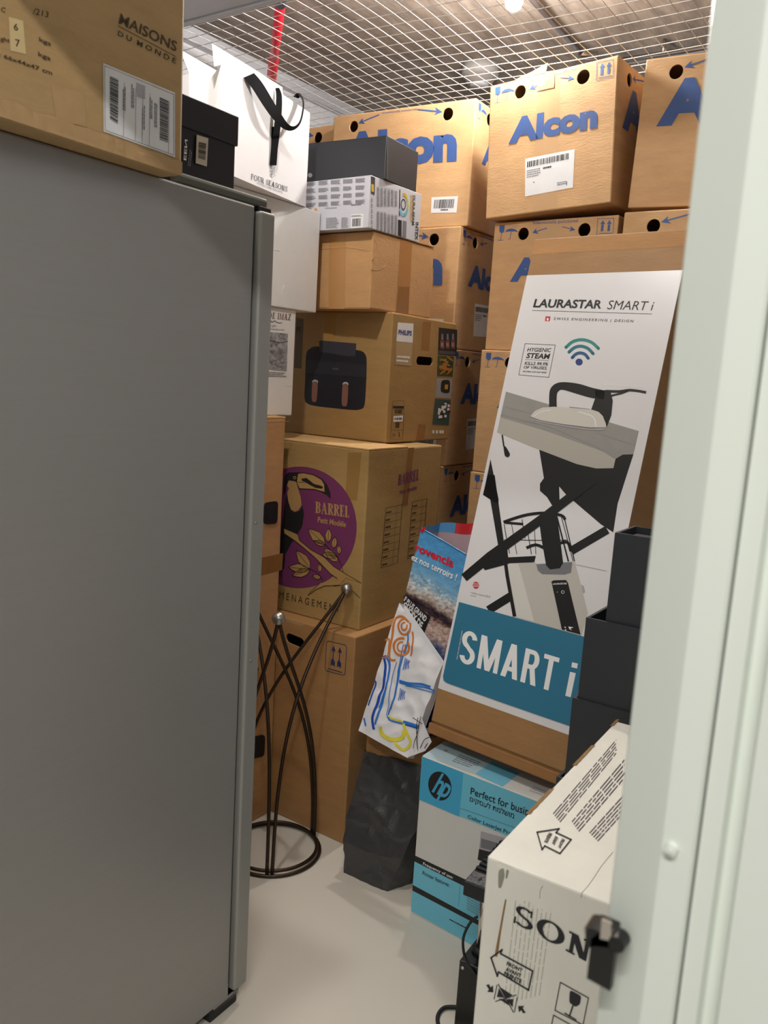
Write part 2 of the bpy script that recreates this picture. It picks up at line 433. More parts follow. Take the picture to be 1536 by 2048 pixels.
def cut_cyl(c, axis, r, depth, parent, rx=None, n=24, m=None):
    bm = bmesh.new(); bmesh.ops.create_cone(bm, cap_ends=True, segments=n, radius1=r, radius2=r, depth=depth)
    if axis == 'y': bmesh.ops.rotate(bm, verts=bm.verts, matrix=Matrix.Rotation(PI/2, 3, 'X'))
    if axis == 'x': bmesh.ops.rotate(bm, verts=bm.verts, matrix=Matrix.Rotation(PI/2, 3, 'Y'))
    if rx:
        for v in bm.verts:
            if axis == 'y': v.co.x *= rx
            else: v.co.y *= rx
    bmesh.ops.translate(bm, verts=bm.verts, vec=[float(x) for x in c])
    me = bpy.data.meshes.new('cutter'); bm.to_mesh(me); bm.free(); me.materials.append(m or M_ALC)
    return link(bpy.data.objects.new('cutter', me), parent)
def cut_slot(a, b, axis, r, depth, parent, m):      # slot with round ends between two points of a face
    a = np.array(a, float); b = np.array(b, float); k = 0 if axis == 'y' else 1; d = 1 if axis == 'y' else 0; pts = []
    for c, s0 in ((a, PI/2), (b, -PI/2)):
        for i in range(9):
            t = s0+PI*i/8; pts.append((c[k]+r*math.cos(t), c[2]+r*math.sin(t)))
    n = len(pts); vs = []
    for o in (-depth/2, depth/2):
        for u, v in pts:
            p = [0, 0, v]; p[k] = u; p[d] = a[d]+o; vs.append(tuple(float(x) for x in p))
    fs = [(i, (i+1) % n, n+(i+1) % n, n+i) for i in range(n)]+[tuple(range(n-1, -1, -1)), tuple(range(n, 2*n))]
    me = bpy.data.meshes.new('cutter'); me.from_pydata(vs, [], fs)
    bm = bmesh.new(); bm.from_mesh(me); bmesh.ops.recalc_face_normals(bm, faces=bm.faces); bm.to_mesh(me); bm.free()
    me.materials.append(m); return link(bpy.data.objects.new('cutter', me), parent)
def homography(quad, W, H):   # px -> metres on a face, corners BL BR TR TL
    A = []; b = []
    for (x, y), (u, v) in zip(quad, ((0, 0), (W, 0), (W, H), (0, H))):
        A += [[x, y, 1, 0, 0, 0, -u*x, -u*y], [0, 0, 0, x, y, 1, -v*x, -v*y]]; b += [u, v]
    hh = np.append(np.linalg.solve(np.array(A), np.array(b)), 1).reshape(3, 3)
    def f(p):
        q = hh@np.array([p[0], p[1], 1.0]); return (q[0]/q[2], q[1]/q[2])
    return f

# ================================================================== the room
MESH_Z, SLAB_Z = 2.60, 2.93
fl = structure(boxobj('floor', -3.05, 1.4, -2.2, 4.25, -0.06, 0.0, M_FLOOR))
structure(boxobj('ceiling', -3.05, 1.4, -2.2, 4.25, SLAB_Z, SLAB_Z+0.12, M_SLAB))
structure(boxobj('wall_left', -3.05, -3.0, 0.5, 4.25, 0, SLAB_Z, M_WALL))
structure(boxobj('wall_back', -3.0, 1.0, 4.2, 4.25, 0, SLAB_Z, M_WALL))
structure(boxobj('wall_right', 1.0, 1.05, 0.54, 4.2, 0, SLAB_Z, M_WALL))
structure(boxobj('wall_corridor_bounce', -3.05, 1.4, -1.8, -1.75, 0, SLAB_Z, M_WALL))      # far side of the corridor, unseen, added to bounce lamp light into the cage
structure(boxobj('trim_2', -3.0, -2.955, 0.54, 4.2, 2.872, SLAB_Z, M_BEAM))

def prism(name, prof, z0, z1, m, parent=None):
    n = len(prof); vs = [(x, y, z0) for x, y in prof]+[(x, y, z1) for x, y in prof]
    fs = [(i, (i+1) % n, n+(i+1) % n, n+i) for i in range(n)]+[tuple(range(n-1, -1, -1)), tuple(range(n, 2*n))]
    return pydata(name, vs, fs, m, parent)
# door opening: folded sheet-metal jamb and ribbed panels on the right, plain panel on the left, lintel above
DT = 2.12
jamb = structure(prism('trim_1', [(-.1475, .545), (-.1475, .522), (-.1455, .5165), (-.1165, .5015), (-.1135, .5), (-.0955, .5), (-.094, .502), (-.094, .545)], 0, DT, M_PAINT))
bh = ony(1344, 1696, .5)
bm = bmesh.new()
bmesh.ops.create_cone(bm, cap_ends=True, segments=20, radius1=.0042, radius2=.0036, depth=.004, matrix=Matrix.Translation((bh[0], .498, bh[2]))@Matrix.Rotation(PI/2, 4, 'X'))
bmesh.ops.create_cone(bm, cap_ends=True, segments=12, radius1=.0020, radius2=.0016, depth=.0012, matrix=Matrix.Translation((bh[0], .4955, bh[2]))@Matrix.Rotation(PI/2, 4, 'X'))
me = bpy.data.meshes.new('bolt_head'); bm.to_mesh(me); bm.free(); newobj('bolt_head', me, M_PAINT, jamb)
prof = [(-.0925, .545), (-.0925, .5035)]
x = -.0925
while x < 1.0:
    prof += [(x+.0115, .5035), (x+.0135, .512), (x+.0215, .512), (x+.0235, .5035)]; x += .075
prof += [(1.05, .5035), (1.05, .545)]
wf = structure(prism('wall_front', prof, 0, DT, M_PAINT))
boxobj('side_panel', -3.0, -1.16, .5, .54, 0, DT, M_PAINT, wf)
boxobj('lintel', -3.0, 1.05, .5, .54, DT, MESH_Z, M_PAINT, wf)

# keeper of the door lock on the edge of the jamb
lt = thing('door_latch', 'small black and chrome lock keeper screwed to the pale green door jamb', 'latch', ony(1205, 1900, .5), 0)
def latch_part(name, px, y0, y1, m):
    L = np.array(lt.location); vs = []
    for y in (y0, y1):
        for p in px: q = ony(p[0], p[1], y0); vs.append((q[0]-L[0], y-L[1], q[2]-L[2]))
    n = len(px); fs = [(i, (i+1) % n, n+(i+1) % n, n+i) for i in range(n)]+[tuple(range(n-1, -1, -1)), tuple(range(n, 2*n))]
    return pydata(name, vs, fs, m, lt)
latch_part('lock_plate', zL((1205, 1120), (1270, 1075), (1375, 1105), (1372, 1250), (1342, 1505), (1172, 1412)), .500, .4935, M_BLK)
latch_part('bracket', zL((1212, 985), (1268, 985), (1395, 1040), (1395, 1120), (1275, 1110), (1205, 1130)), .512, .4935, M_BLK)
latch_part('chrome_cap', zL((1262, 1010), (1330, 1035), (1335, 1170), (1250, 1150)), .4933, .4915, M_CHR)
def knob(name, c, r, y0, y1, m, n=20):
    q = ony(c[0], c[1], y0); L = np.array(lt.location); bm = bmesh.new()
    bmesh.ops.create_cone(bm, cap_ends=True, segments=n, radius1=r, radius2=r*.85, depth=y0-y1, matrix=Matrix.Translation((q[0]-L[0], (y0+y1)/2-L[1], q[2]-L[2]))@Matrix.Rotation(PI/2, 4, 'X'))
    me = bpy.data.meshes.new(name); bm.to_mesh(me); bm.free(); return newobj(name, me, m, lt)
knob('roller', zL((1400, 1148))[0], .0062, .5, .490, M_BLK)
knob('hex_bolt', zL((1222, 1015))[0], .0036, .515, .497, M_CHR, 6)

# wire mesh lid with its cross beam
wm = thing('wire_mesh_ceiling', 'galvanised wire mesh stretched over the whole storage cage', 'wire mesh', (-1, 2.0, MESH_Z))
def hz(x, y): return 0.008*math.sin(1.7*x+2.3*y)+0.005*math.sin(4.1*x-1.3*y+1)+0.003*math.sin(7.7*y+2*x)
def wire_grid(name, x0, x1, y0, y1, px0):
    ch = []
    p = .0553
    k = math.ceil((x0-px0)/p)
    while px0+k*p < x1:
        xx = px0+k*p; ys = np.linspace(y0, y1, max(3, int((y1-y0)/.09)))
        ch.append(tube_data([(xx+1, y-2.0, hz(xx, y)-.0012) for y in ys], .0012, 5)); k += 1
    y = y0+.018
    while y < y1:
        xs = np.linspace(x0, x1, 44)
        ch.append(tube_data([(a+1, y-2.0, hz(a, y)+.0012) for a in xs], .0013, 5)); y += .068
    V, F = join_data(ch); o = pydata(name, V, F, M_WIRE, wm, smooth=True); o['kind'] = 'stuff'
wire_grid('wire_grid', -3.0, 1.0, 2.0, 4.2, -1.8877)
wire_grid('wire_grid', -3.0, 1.0, .545, 1.86, -1.8877)
cb = thing('cross_beam', 'grey folded steel beam carrying the wire mesh', 'beam', (-1, 1.93, MESH_Z-.03))
boxobj('beam_web', -2, 2, -.075, .04, 0, .08, M_BEAM, cb, .003)
boxobj('beam_lip', -2, 2, .042, .066, -.006, .075, M_BEAM, cb, .003)

# lamp above the mesh
LZ = 2.725
lp = onz(1027, 16, LZ+.01)
M_GLOW = mat('lit_bulb', (255, 250, 244), 0.4, emit=1150.0)
lamp = thing('ceiling_bulb', 'bare bright bulb hanging above the wire mesh', 'lamp', (lp[0], lp[1], LZ))
prof = [(0, 0), (.012, .002), (.024, .010), (.030, .026), (.029, .042), (.022, .06), (.014, .075)]
vs = []; fs = []
for r, z in prof:
    for j in range(16): vs.append((r*math.cos(2*PI*j/16), r*math.sin(2*PI*j/16), z))
for i in range(len(prof)-1):
    for j in range(16): fs.append((i*16+j, i*16+(j+1) % 16, (i+1)*16+(j+1) % 16, (i+1)*16+j))
pydata('glass_bulb', vs, fs, M_GLOW, lamp, smooth=True)
tube('lamp_socket', [(0, 0, .075), (0, 0, .14)], .018, mat('socket_white', (230, 230, 230), .4), lamp, 14)
tube('lamp_stem', [(0, 0, .14), (0, 0, SLAB_Z-LZ)], .006, mat('socket_white', (230, 230, 230), .4), lamp)
# smoke detector, conduits and sprinkler pipe under the slab
sd = onz(960, 150, 2.89)
det = thing('smoke_detector', 'round white detector fixed to the concrete slab above the mesh', 'detector', (sd[0], sd[1], 2.85))
tube('detector_body', [(0, 0, .0), (0, 0, .03), (0, 0, .035), (0, 0, .08)], [.055, .075, .085, .085], mat('detector_grey', (150, 147, 142), .5), det, 20)
tube('detector_ring', [(0, 0, -.012), (0, 0, .0)], [.04, .045], M_LGREY, det, 20)
a = onz(1235, 128, 2.87); b = onz(1400, 93, 2.87)
cx = thing('conduit', 'shiny metal conduit running crosswise under the slab', 'pipe', (a[0]-.1, (a[1]+b[1])/2, 2.87))
tube('pipe', [(0, 0, 0), (2.0, 0, 0)], .014, M_CHR, cx, 12)
for k in (.3, .9, 1.5): tube('pipe_clip', [(k, 0, .0), (k, 0, .06)], .008, M_CHR, cx)
a = onz(1084, 0, 2.88); b = onz(1163, 108, 2.88)
cy = thing('conduit', 'thin metal conduit running front to back under the slab beside the bulb', 'pipe', (a[0], a[1]-.8, 2.885))
tube('pipe', [(0, 0, 0), (b[0]-a[0], b[1]-a[1]+.8, 0)], .012, mat('dull_pipe', (150, 138, 134), .3, .8), cy, 12)
tube('pipe_elbow', [(b[0]-a[0], b[1]-a[1]+.79, 0), (b[0]-a[0]+.01, b[1]-a[1]+.84, .0), (b[0]-a[0]+.05, b[1]-a[1]+.85, .0)], .017, M_CHR, cy, 12)
a = onz(563, -10, 2.80); b = onz(541, 175, 2.80); d = b-a
M_PIPE = mat('red_pipe', (205, 30, 48), .35, 0, .05, 10)
rp = thing('sprinkler_pipe', 'red fire sprinkler pipe above the wire mesh', 'pipe', a)
tube('pipe', [(0, 0, 0), tuple(d*1.0)], .019, M_PIPE, rp, 14)
tube('pipe', [tuple(d*.62), tuple(d*.625), tuple(d*1.4)], [.019, .0225, .0225], M_PIPE, rp, 14)
tube('dark_coupling', [tuple(-d*.5), (0, 0, 0), tuple(d*.07)], .021, mat('navy_fitting', (38, 40, 62), .4, .3), rp, 14)

# ================================================================== fridge
fr = thing('fridge', 'tall grey steel fridge seen from its plain side panel', 'fridge', (-1.52, .96, 0), math.radians(1.09))
FX, FY0, FY1 = .302, -.345, .325
boxobj('cabinet', -.30, FX, FY0, FY1, .03, 1.82, M_STEEL, fr, .004)
fd_ = boxobj('door', -.30, FX+.012, FY1+.006, FY1+.05, .045, 1.812, M_FDOOR, fr, .006, 3)
boxobj('door_gasket', -.29, FX-.006, FY1, FY1+.006, .06, 1.80, M_RUB, fr)
hc_ = boxobj('hinge_cover', FX-.027, FX-.004, .12, FY1+.045, 1.82, 1.842, mat('hinge_plastic', (92, 95, 86), .35), fr, .008, 3)
boxobj('hinge_pin', FX-.03, FX+.004, FY1+.008, FY1+.045, 1.811, 1.822, M_BLK, hc_, .002)
for sx in (-.26, FX-.05): boxobj('foot', sx, sx+.05, FY1-.06, FY1+.03, 0.0, .032, M_RUB, fr, .004)
boxobj('kick_rail', -.29, FX, FY1-.05, FY1+.035, .018, .032, M_STEEL, fr, .002)
tube('door_bump', [(FX+.012, FY1+.02, 1.17), (FX+.0145, FY1+.02, 1.17)], .003, M_FDOOR, fd_)
tube('door_bump', [(FX+.012, FY1+.02, .86), (FX+.0145, FY1+.02, .86)], .003, M_FDOOR, fd_)

FRT = 1.82
# ---- carton on the fridge
b = Box('carton', 'brown carton with shipping label lying on the steel fridge', 'RF', onz(364, 354, FRT)[:2], math.radians(3.64), .66, .45, FRT+.001, .47, M_MDM, bev=.006)
P = b.px('R')
P.text('lettering', M_DINK, 'MAISONS', zA((550, 110), (818, 242), (824, 196), (560, 62)), .014)
P.line('lettering', M_DINK, zA((548, 120), (818, 264)), 1.2)
P.text('lettering', M_DINK, 'D U  M O N D E', zA((546, 165), (815, 298), (820, 274), (549, 142)), .012)
P.text('lettering', M_DINK, 'kgs', zA((180, 196), (235, 222), (236, 196), (180, 172)), .015)
P.text('lettering', M_DINK, 'kgs', zA((175, 265), (232, 290), (233, 262), (176, 240)), .015)
P.text('lettering', M_DINK, 'p: 66x44x47 cm', zA((-25, 262), (240, 357), (242, 330), (-25, 238)), .012)
P.text('lettering', M_DINK, 'ght', zA((0, 196), (42, 206), (44, 180), (0, 168)), .012)
P.text('lettering', M_DINK, '/213', zA((150, 66), (222, 82), (226, 56), (154, 36)), .0)
P.text('lettering', M_DINK, 'C', zA((2, 54), (22, 58), (24, 36), (4, 32)), .012)
P.poly('weight_sticker', mat('cream_label', (214, 190, 140), .5), zA((40, 78), (106, 97), (120, 252), (48, 236)))
P.text('lettering', M_DINK, '6', zA((62, 140), (82, 145), (82, 112), (62, 108)), .01)
P.text('lettering', M_DINK, '7', zA((70, 216), (92, 221), (90, 186), (68, 182)), .01)
P.poly('shipping_label', M_LABEL, zA((478, 294), (812, 432), (812, 732), (480, 612)), .0012)
P.frame('label_print', M_INK, zA((484, 306), (806, 440), (806, 722), (486, 606)), .7, .0016)
P.barcode('label_print', M_INK, zA((508, 555), (508, 352), (548, 368), (545, 578)), 30, 3, .0018)
P.barcode('label_print', M_INK, zA((740, 650), (740, 450), (782, 468), (778, 664)), 34, 4, .0018)
for u in (575, 630, 662, 695, 785): P.own(); P.line('label_print', M_GREY, zA((u, 345+(u-480)*.42), (u-4, 600+(u-480)*.36)), .7, .0018); P.key = 0
P.poly('label_print', M_LGREY, zA((632, 385), (672, 400), (672, 462), (634, 450)), .0018)
for k, (u, v) in enumerate(((605, 380), (655, 480), (690, 430), (712, 470), (565, 390))):
    P.rows('label_print', M_GREY, zA((u, v+120), (u, v), (u+16, v+8), (u+15, v+126)), 2, .6, k, .0018)
P.poly('clear_tape', M_CTAPE, zA((236, 395), (388, 428), (404, 590), (262, 560)), .0008)
P.done()
# clear tape pulled over the lower edge, crumpled
vs = []; fs = []
N = 60
for i in range(N+1):
    y = -.224+.448*i/N
    for j in range(5):
        t = j/4; z = .024*(1-t)+.005*noise.noise((i*.22, j*.4, 0)); xo = b.w/2+.0012+.0022*abs(noise.noise((i*.3, j*.7, 3)))
        if j == 4: xo -= .0; z = 0
        vs.append((xo, y, max(z, 0.0005)))
for i in range(N):
    for j in range(4): fs.append((i*5+j, (i+1)*5+j, (i+1)*5+j+1, i*5+j+1))
pydata('clear_tape', vs, fs, M_CTAPE, b.root)

# ---- black shoe box beside it
sb = onz(468, 384, FRT)[:2]*1.08
b = Box('shoe_box', 'black shoe box with barcode sticker on top of the fridge', 'RF', sb, math.radians(1.1), .3, .2, FRT+.001, .163, M_SHOE, bev=.002)
boxobj('lid', -.154, .154, -.104, .104, .112, .168, M_SHOE, b.root, .002)
P = b.px('R')
P.poly('barcode_sticker', mat('tan_label', (196, 186, 168), .5), zA((908, 628), (962, 645), (955, 776), (903, 760)), .0045)
P.barcode('barcode_print', M_INK, zA((912, 735), (915, 660), (950, 668), (946, 745)), 16, 5, .006)
P.rows('side_print', M_GREY, zA((868, 770), (880, 680), (894, 684), (884, 775)), 2, .5, 2, .001)
P.text('side_print', M_WHITE, 'EEN', zA((846, 745), (852, 650), (864, 652), (858, 748)), .01, off=.005)
P.done()

# ================================================================== stack along the left: handled carton, wine carton, white carton, bags
def solid(bx, f, name, pts, t, m, inset=0.0):
    """a flat piece traced on a face and given thickness t outwards"""
    pr = bx.px(f); n = len(pts)
    a = [pr.f(p, -0.001) for p in pts]; b_ = [pr.f(p, t) for p in pts]
    fs = [(i, (i+1) % n, n+(i+1) % n, n+i) for i in range(n)]+[tuple(range(n-1, -1, -1)), tuple(range(n, 2*n))]
    return pydata(name, a+b_, fs, m, bx.root)
def rounded(c, k=5, r=0.3):
    c = [np.array(p, float) for p in c]; out = []
    for i in range(len(c)):
        p = c[i]; a = c[i-1]; b = c[(i+1) % len(c)]
        s = p+(a-p)*r; e = p+(b-p)*r
        for j in range(k+1):
            t = j/k; out.append(tuple((1-t)**2*s+2*t*(1-t)*p+t*t*e))
    return out
BH, DI, WH = 1.345, 1.687, 2.004
b = Box('carton', 'tall brown carton with black plastic hand grips standing behind the fridge', 'RF', (-1.752, 2.018), math.radians(.42), .45, .48, 0, BH, M_TAN, bev=.004)
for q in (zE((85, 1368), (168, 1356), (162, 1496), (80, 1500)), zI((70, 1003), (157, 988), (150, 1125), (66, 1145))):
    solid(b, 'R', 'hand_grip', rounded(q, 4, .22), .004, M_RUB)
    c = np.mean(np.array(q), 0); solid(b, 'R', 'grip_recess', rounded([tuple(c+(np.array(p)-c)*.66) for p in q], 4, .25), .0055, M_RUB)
pr = b.px('R'); vh = pr.f(zI((104, 586))[0], 0)
boolean_cut(b.body, [cut_box(-b.w/2+.006, b.w/2-.006, -b.d/2+.006, b.d/2-.006, .006, b.h-.006, b.root, M_TAN), cut_cyl((b.w/2, vh[1], vh[2]), 'x', .014, .03, b.root, m=M_TAN)])
ridge(b, 'R', zE((85, 875), (240, 868)), M_TAN)
P = b.px('R')
P.poly('packing_tape', M_TAPE, [(521, 1116), (566, 1106), (564, 1140), (520, 1152)], .0004)
P.done()
boxobj('top_flap', -.225, .225, -.24, .24, BH, BH+.006, M_EDGE, b.root, .001)

di_c = np.array([-1.95, 2.279])*.918
b = Box('wine_carton', 'white wine carton printed with a small engraved landscape under the big white box', 'RF', di_c, 0, .3, .33, BH+.006, DI-BH-.006, M_WCARD)
P = b.px('R')
M_SEPIA = mat('sepia_ink', (120, 84, 62), .6)
P.text('lettering', M_SEPIA, 'DE IMAZ', zE((112, 234), (248, 248), (251, 210), (116, 198)), serif=(.17, .08, .12))
P.line('lettering', M_GREY, zE((103, 252), (120, 246), (135, 258), (150, 250), (170, 262), (195, 262)), 1.6, .001, 4)
P.text('lettering', M_GREY, 'RIOJA', zE((100, 290), (158, 292), (160, 274), (102, 272)), .0)
P.rows('lettering', M_LGREY, zE((100, 305), (215, 312), (216, 304), (100, 296)), 1, .7, 3)
M_ENGR = mat('engraving', (188, 188, 190), .6, 0, .6, 55, 0, 1, (1, 1, 1.6), (58, 58, 60))
P.poly('engraved_picture', M_ENGR, zE((90, 316), (232, 330), (225, 562), (86, 546)))
P.line('engraving_lines', M_INK, zE((92, 380), (130, 372), (180, 386), (228, 376)), 1.0, .001, 3)
P.line('engraving_lines', M_GREY, zE((92, 450), (140, 430), (180, 470), (226, 440)), 1.2, .001, 3)
P.rows('lettering', M_GREY, zE((92, 598), (222, 600), (224, 570), (96, 562)), 3, .45, 8)
ridge(b, 'R', zD((905, 1698), (962, 1705)), M_WCARD)
P.done()

wh_c = np.array([-1.946, 2.383])*.916
b = Box('carton', 'large plain white cardboard box under the paper bag', 'RF', wh_c, 0, .42, .46, DI, WH-DI, M_WCARD, bev=.003)
ridge(b, 'R', zD((785, 620), (860, 640)), M_WCARD); ridge(b, 'R', zD((870, 960), (905, 905), (880, 985)), M_WCARD)

bag_c = onz(611, 415, WH)
ba = math.radians(11.0)
bag = thing('paper_shopping_bag', 'white paper shopping bag with black ribbon handle and tree emblem', 'bag', (bag_c[0], bag_c[1], WH), ba)
BR_ = np.array(Euler((0, 0, ba)).to_matrix()); BN = BR_@np.array([1.0, 0, 0])
def bagf(q, off):
    P3 = onplane(q[0], q[1], bag_c, BN); l = BR_.T@(P3-np.array([bag_c[0], bag_c[1], WH])); return np.array([l[0]+off, l[1], max(l[2], .0015)])
front = [(424.5, 87), (495, 130), (565, 174.6), (565.5, 189), (594, 208), (620, 226), (616, 320), (611, 415), (545, 395), (470, 374), (442, 366), (442, 250), (442, 129), (429, 133)]
fv = [bagf(p, 0) for p in front]; bv = [bagf(p, -.0015) for p in front]; n = len(front)
pydata('front_panel', fv+bv, [tuple(range(n)), tuple(range(2*n-1, n-1, -1))]+[(i, (i+1) % n, n+(i+1) % n, n+i) for i in range(n)], M_WPAPER, bag)
near = bagf((442, 129), 0); near0 = bagf((442, 366), 0); far = bagf((620, 226), 0); far0 = bagf((611, 415), 0)
TH = .10
def gus(name, top, bot, s):     # side gusset with its inward crease
    y0, z1 = top[1], top[2]; x = [0, -TH/2, -TH]
    vs = [(0, y0, z1), (-TH/2, y0+s*.018, z1-.03), (-TH, y0, z1-.01), (0, bot[1], 0), (-TH/2, bot[1]+s*.004, 0), (-TH, bot[1], 0)]
    pydata(name, vs, [(0, 1, 4, 3), (1, 2, 5, 4)], M_WPAPER, bag)
gus('side_gusset', near, near0, 1); gus('side_gusset', far, far0, -1)
tp = bagf((424.5, 87), 0)
pydata('back_panel', [(-TH, near0[1], 0), (-TH, far0[1], 0), (-TH, far[1], far[2]+.02), (-TH, tp[1], tp[2]-.005), (-TH, near[1], near[2]-.01)], [(0, 1, 2, 3, 4)], M_WPAPER, bag)
pydata('bag_bottom', [(0, near0[1], .001), (0, far0[1], .001), (-TH, far0[1], .001), (-TH, near0[1], .001)], [(0, 1, 2, 3)], M_WPAPER, bag)
P = Print(bag, bagf)
P.text('lettering', M_INK, 'FOUR SEASONS', zA((1167, 834), (1335, 893), (1338, 870), (1168, 808)), serif=(.14, .07, .12), off=.001)
P.text('lettering', M_GREY, 'HOTELS AND RESORTS', zA((1195, 857), (1313, 901), (1314, 892), (1196, 848)), .0, space=1.15)
for i in range(4):
    y = 776+i*12; P.line('tree_emblem', M_GREY, zA((1252+i, y+4), (1266, y+14), (1280-i*0, y+2)), .8); P.line('tree_emblem', M_GREY, zA((1256, y), (1266, y-8), (1276, y)), .7)
P.line('tree_emblem', M_GREY, zA((1266, 790), (1262, 826)), .9)
P.done()
M_RIB = mat('black_satin', (12, 12, 15), .7, spec=.05)
def ribbon(name, px, offs, w):
    pts = smooth_path([tuple(p)+(o,) for p, o in zip(px, offs)], 6); vs = []; fs = []
    ws = smooth_path([(x,) for x in w], 6)
    for i, q in enumerate(pts):
        a = pts[max(i-1, 0)]; c = pts[min(i+1, len(pts)-1)]; d = (c-a)[:2]; d /= np.linalg.norm(d)+1e-9; nn = np.array((-d[1], d[0]))*ws[i][0]/2
        for s, e in ((1, 0), (-1, .006)): vs.append(bagf(q[:2]+nn*s, q[2]+e))
    for i in range(len(pts)-1): fs.append((2*i, 2*i+1, 2*i+3, 2*i+2))
    return pydata(name, vs, fs, M_RIB, bag, smooth=True)
ribbon('ribbon_handle', zA((1150, 352), (1175, 400), (1210, 480), (1245, 545), (1285, 592), (1320, 600), (1352, 575), (1378, 520), (1390, 470), (1380, 442), (1370, 455)),
       [.002, .012, .022, .028, .03, .03, .028, .02, .012, .006, .002], [20, 20, 19, 16, 11, 8, 7, 7, 7, 8, 8])
ribbon('ribbon_strip', zA((1283, 410), (1286, 450), (1280, 540), (1274, 620), (1268, 700), (1263, 770)), [.002, .006, .008, .006, .003, .002], [4, 8, 9, 10, 10, 10])
ribbon('ribbon_strip', zA((1272, 590), (1270, 680), (1264, 770)), [.002, .0025, .002], [9, 10, 10])

q = ony(414, 141, 1.76)
b2 = Box('paper_bag', 'plain white paper bag standing behind the ribbon handled bag', 'RN', (q[0]-.005, 1.765), math.radians(2), .2, .22, WH, q[2]-WH, M_WPAPER, cat='bag', body=False)
w2, d2, h2 = .2, .22, q[2]-WH
pydata('bag_body', [(-.1, -.11, 0), (.1, -.11, 0), (.1, .11, 0), (-.1, .11, 0), (-.1, -.11, h2), (.1, -.11, h2+.004), (.1, .11, h2+.02), (-.1, .11, h2+.02), (.1, 0, 0), (.085, 0, h2-.03)],
       [(0, 1, 5, 4), (2, 3, 7, 6), (3, 0, 4, 7), (1, 8, 9, 5), (8, 2, 6, 9), (0, 3, 2, 8, 1)], M_WPAPER, b2.root)

# ================================================================== stack of mixed cartons
TB, BA, PH, BW, IN = .695, 1.270, 1.704, 1.945, 2.104
b = Box('carton', 'tall brown carton with upright arrows under the toucan box', 'RN', (-1.436, 2.022), math.radians(-.33), .44, .46, 0, TB, M_TALL)
pr = b.px('F')
boolean_cut(b.body, [cut_box(-b.w/2+.006, b.w/2-.006, -b.d/2+.006, b.d/2-.006, .006, b.h-.006, b.root, M_TALL), cut_slot(pr.f(zI((318, 374))[0], 0), pr.f(zI((386, 402))[0], 0), 'y', .017, .03, b.root, M_TALL)])
P = b.px('F')
P.frame('arrow_print', M_NAVY, rounded(zI((555, 388), (685, 418), (672, 612), (545, 578)), 4, .12), 1.1)
for x0 in (600, 640):
    y0 = 425+(x0-600)*.25
    P.line('arrow_print', M_NAVY, zI((x0, y0+12), (x0-6, y0+120)), 1.7)
    P.poly('arrow_print', M_NAVY, zI((x0, y0-5), (x0+13, y0+32), (x0-13, y0+26)))
    P.poly('arrow_print', M_NAVY, zI((x0-6, y0+72), (x0+8, y0+100), (x0+6, y0+132), (x0-6, y0+115), (x0-18, y0+122), (x0-17, y0+92)))
P.line('arrow_print', M_NAVY, zI((565, 566), (655, 592)), 1.6)
P.poly('packing_tape', M_CTAPE, zI((305, 232), (420, 268), (395, 300), (292, 262)), .0003)
ridge(b, 'F', zI((700, 620), (672, 1180), (640, 1660)), M_TALL)
P.done()

b = Box('carton', 'moving carton printed with a toucan on a purple disc', 'RN', (-1.468, 2.083), math.radians(.47), .5, .448, TB, BA-TB, M_BAR, bev=.005)
P = b.px('F')
M_KRAFT = mat('kraft_print', (172, 136, 84), .55)
P.disc('purple_disc', M_PURPLE, zH((330, 650))[0], 383/3.339, 406/3.339, .03, .0005, 60)
o1, o2, o3 = .0008, .0011, .0014
P.poly('toucan_print', M_INK, zH((245, 420), (258, 480), (275, 535), (300, 550), (332, 540), (352, 505), (362, 560), (350, 640), (322, 690), (275, 760), (238, 830), (230, 920), (216, 945), (200, 900), (205, 700), (228, 540)), o1)
P.poly('toucan_print', M_KRAFT, zH((252, 335), (312, 345), (325, 400), (340, 450), (346, 500), (325, 535), (300, 546), (275, 530), (258, 480), (250, 420), (262, 390), (250, 370)), o2)
P.poly('toucan_print', M_INK, zH((230, 330), (240, 296), (262, 283), (330, 281), (322, 300), (318, 348), (300, 340), (262, 336), (246, 372), (240, 420), (225, 430)), o3)
P.poly('toucan_print', M_INK, zH((316, 286), (360, 283), (425, 296), (484, 326), (518, 366), (538, 418), (540, 462), (514, 434), (478, 415), (430, 400), (328, 396), (308, 345)), o2)
P.poly('toucan_print', M_KRAFT, zH((321, 293), (360, 289), (423, 302), (478, 332), (496, 362), (500, 412), (476, 407), (430, 393), (333, 389), (315, 350)), o3)
P.line('toucan_print', M_INK, zH((313, 347), (400, 352), (486, 378)), .9, .0017)
P.poly('toucan_print', M_INK, zH((345, 325), (380, 320), (402, 338), (432, 362), (472, 370), (492, 384), (478, 392), (440, 386), (400, 366), (370, 346), (350, 340)), .0017)
P.disc('toucan_print', M_KRAFT, zH((300, 318))[0], 3.2, off=.0017); P.disc('toucan_print', M_INK, zH((300, 318))[0], 1.8, off=.002)
br = zH((228, 655), (320, 695), (332, 735), (410, 800), (500, 850), (560, 910), (640, 960), (745, 1022), (640, 985), (600, 1035), (500, 1040), (440, 1065), (388, 1105), (402, 1085), (470, 1022), (590, 1008), (585, 990), (540, 960), (430, 845), (310, 745), (230, 690))
P.poly('branch_print', M_KRAFT, br, o3)
P.line('branch_print', M_INK, br[:8], 1.1, .0018); P.line('branch_print', M_INK, br[16:], 1.1, .0018); P.line('branch_print', M_INK, br[9:15], 1.0, .0018)
P.line('branch_print', M_INK, zH((560, 1040), (640, 1035), (680, 1068), (738, 1122)), 1.0, .0018)
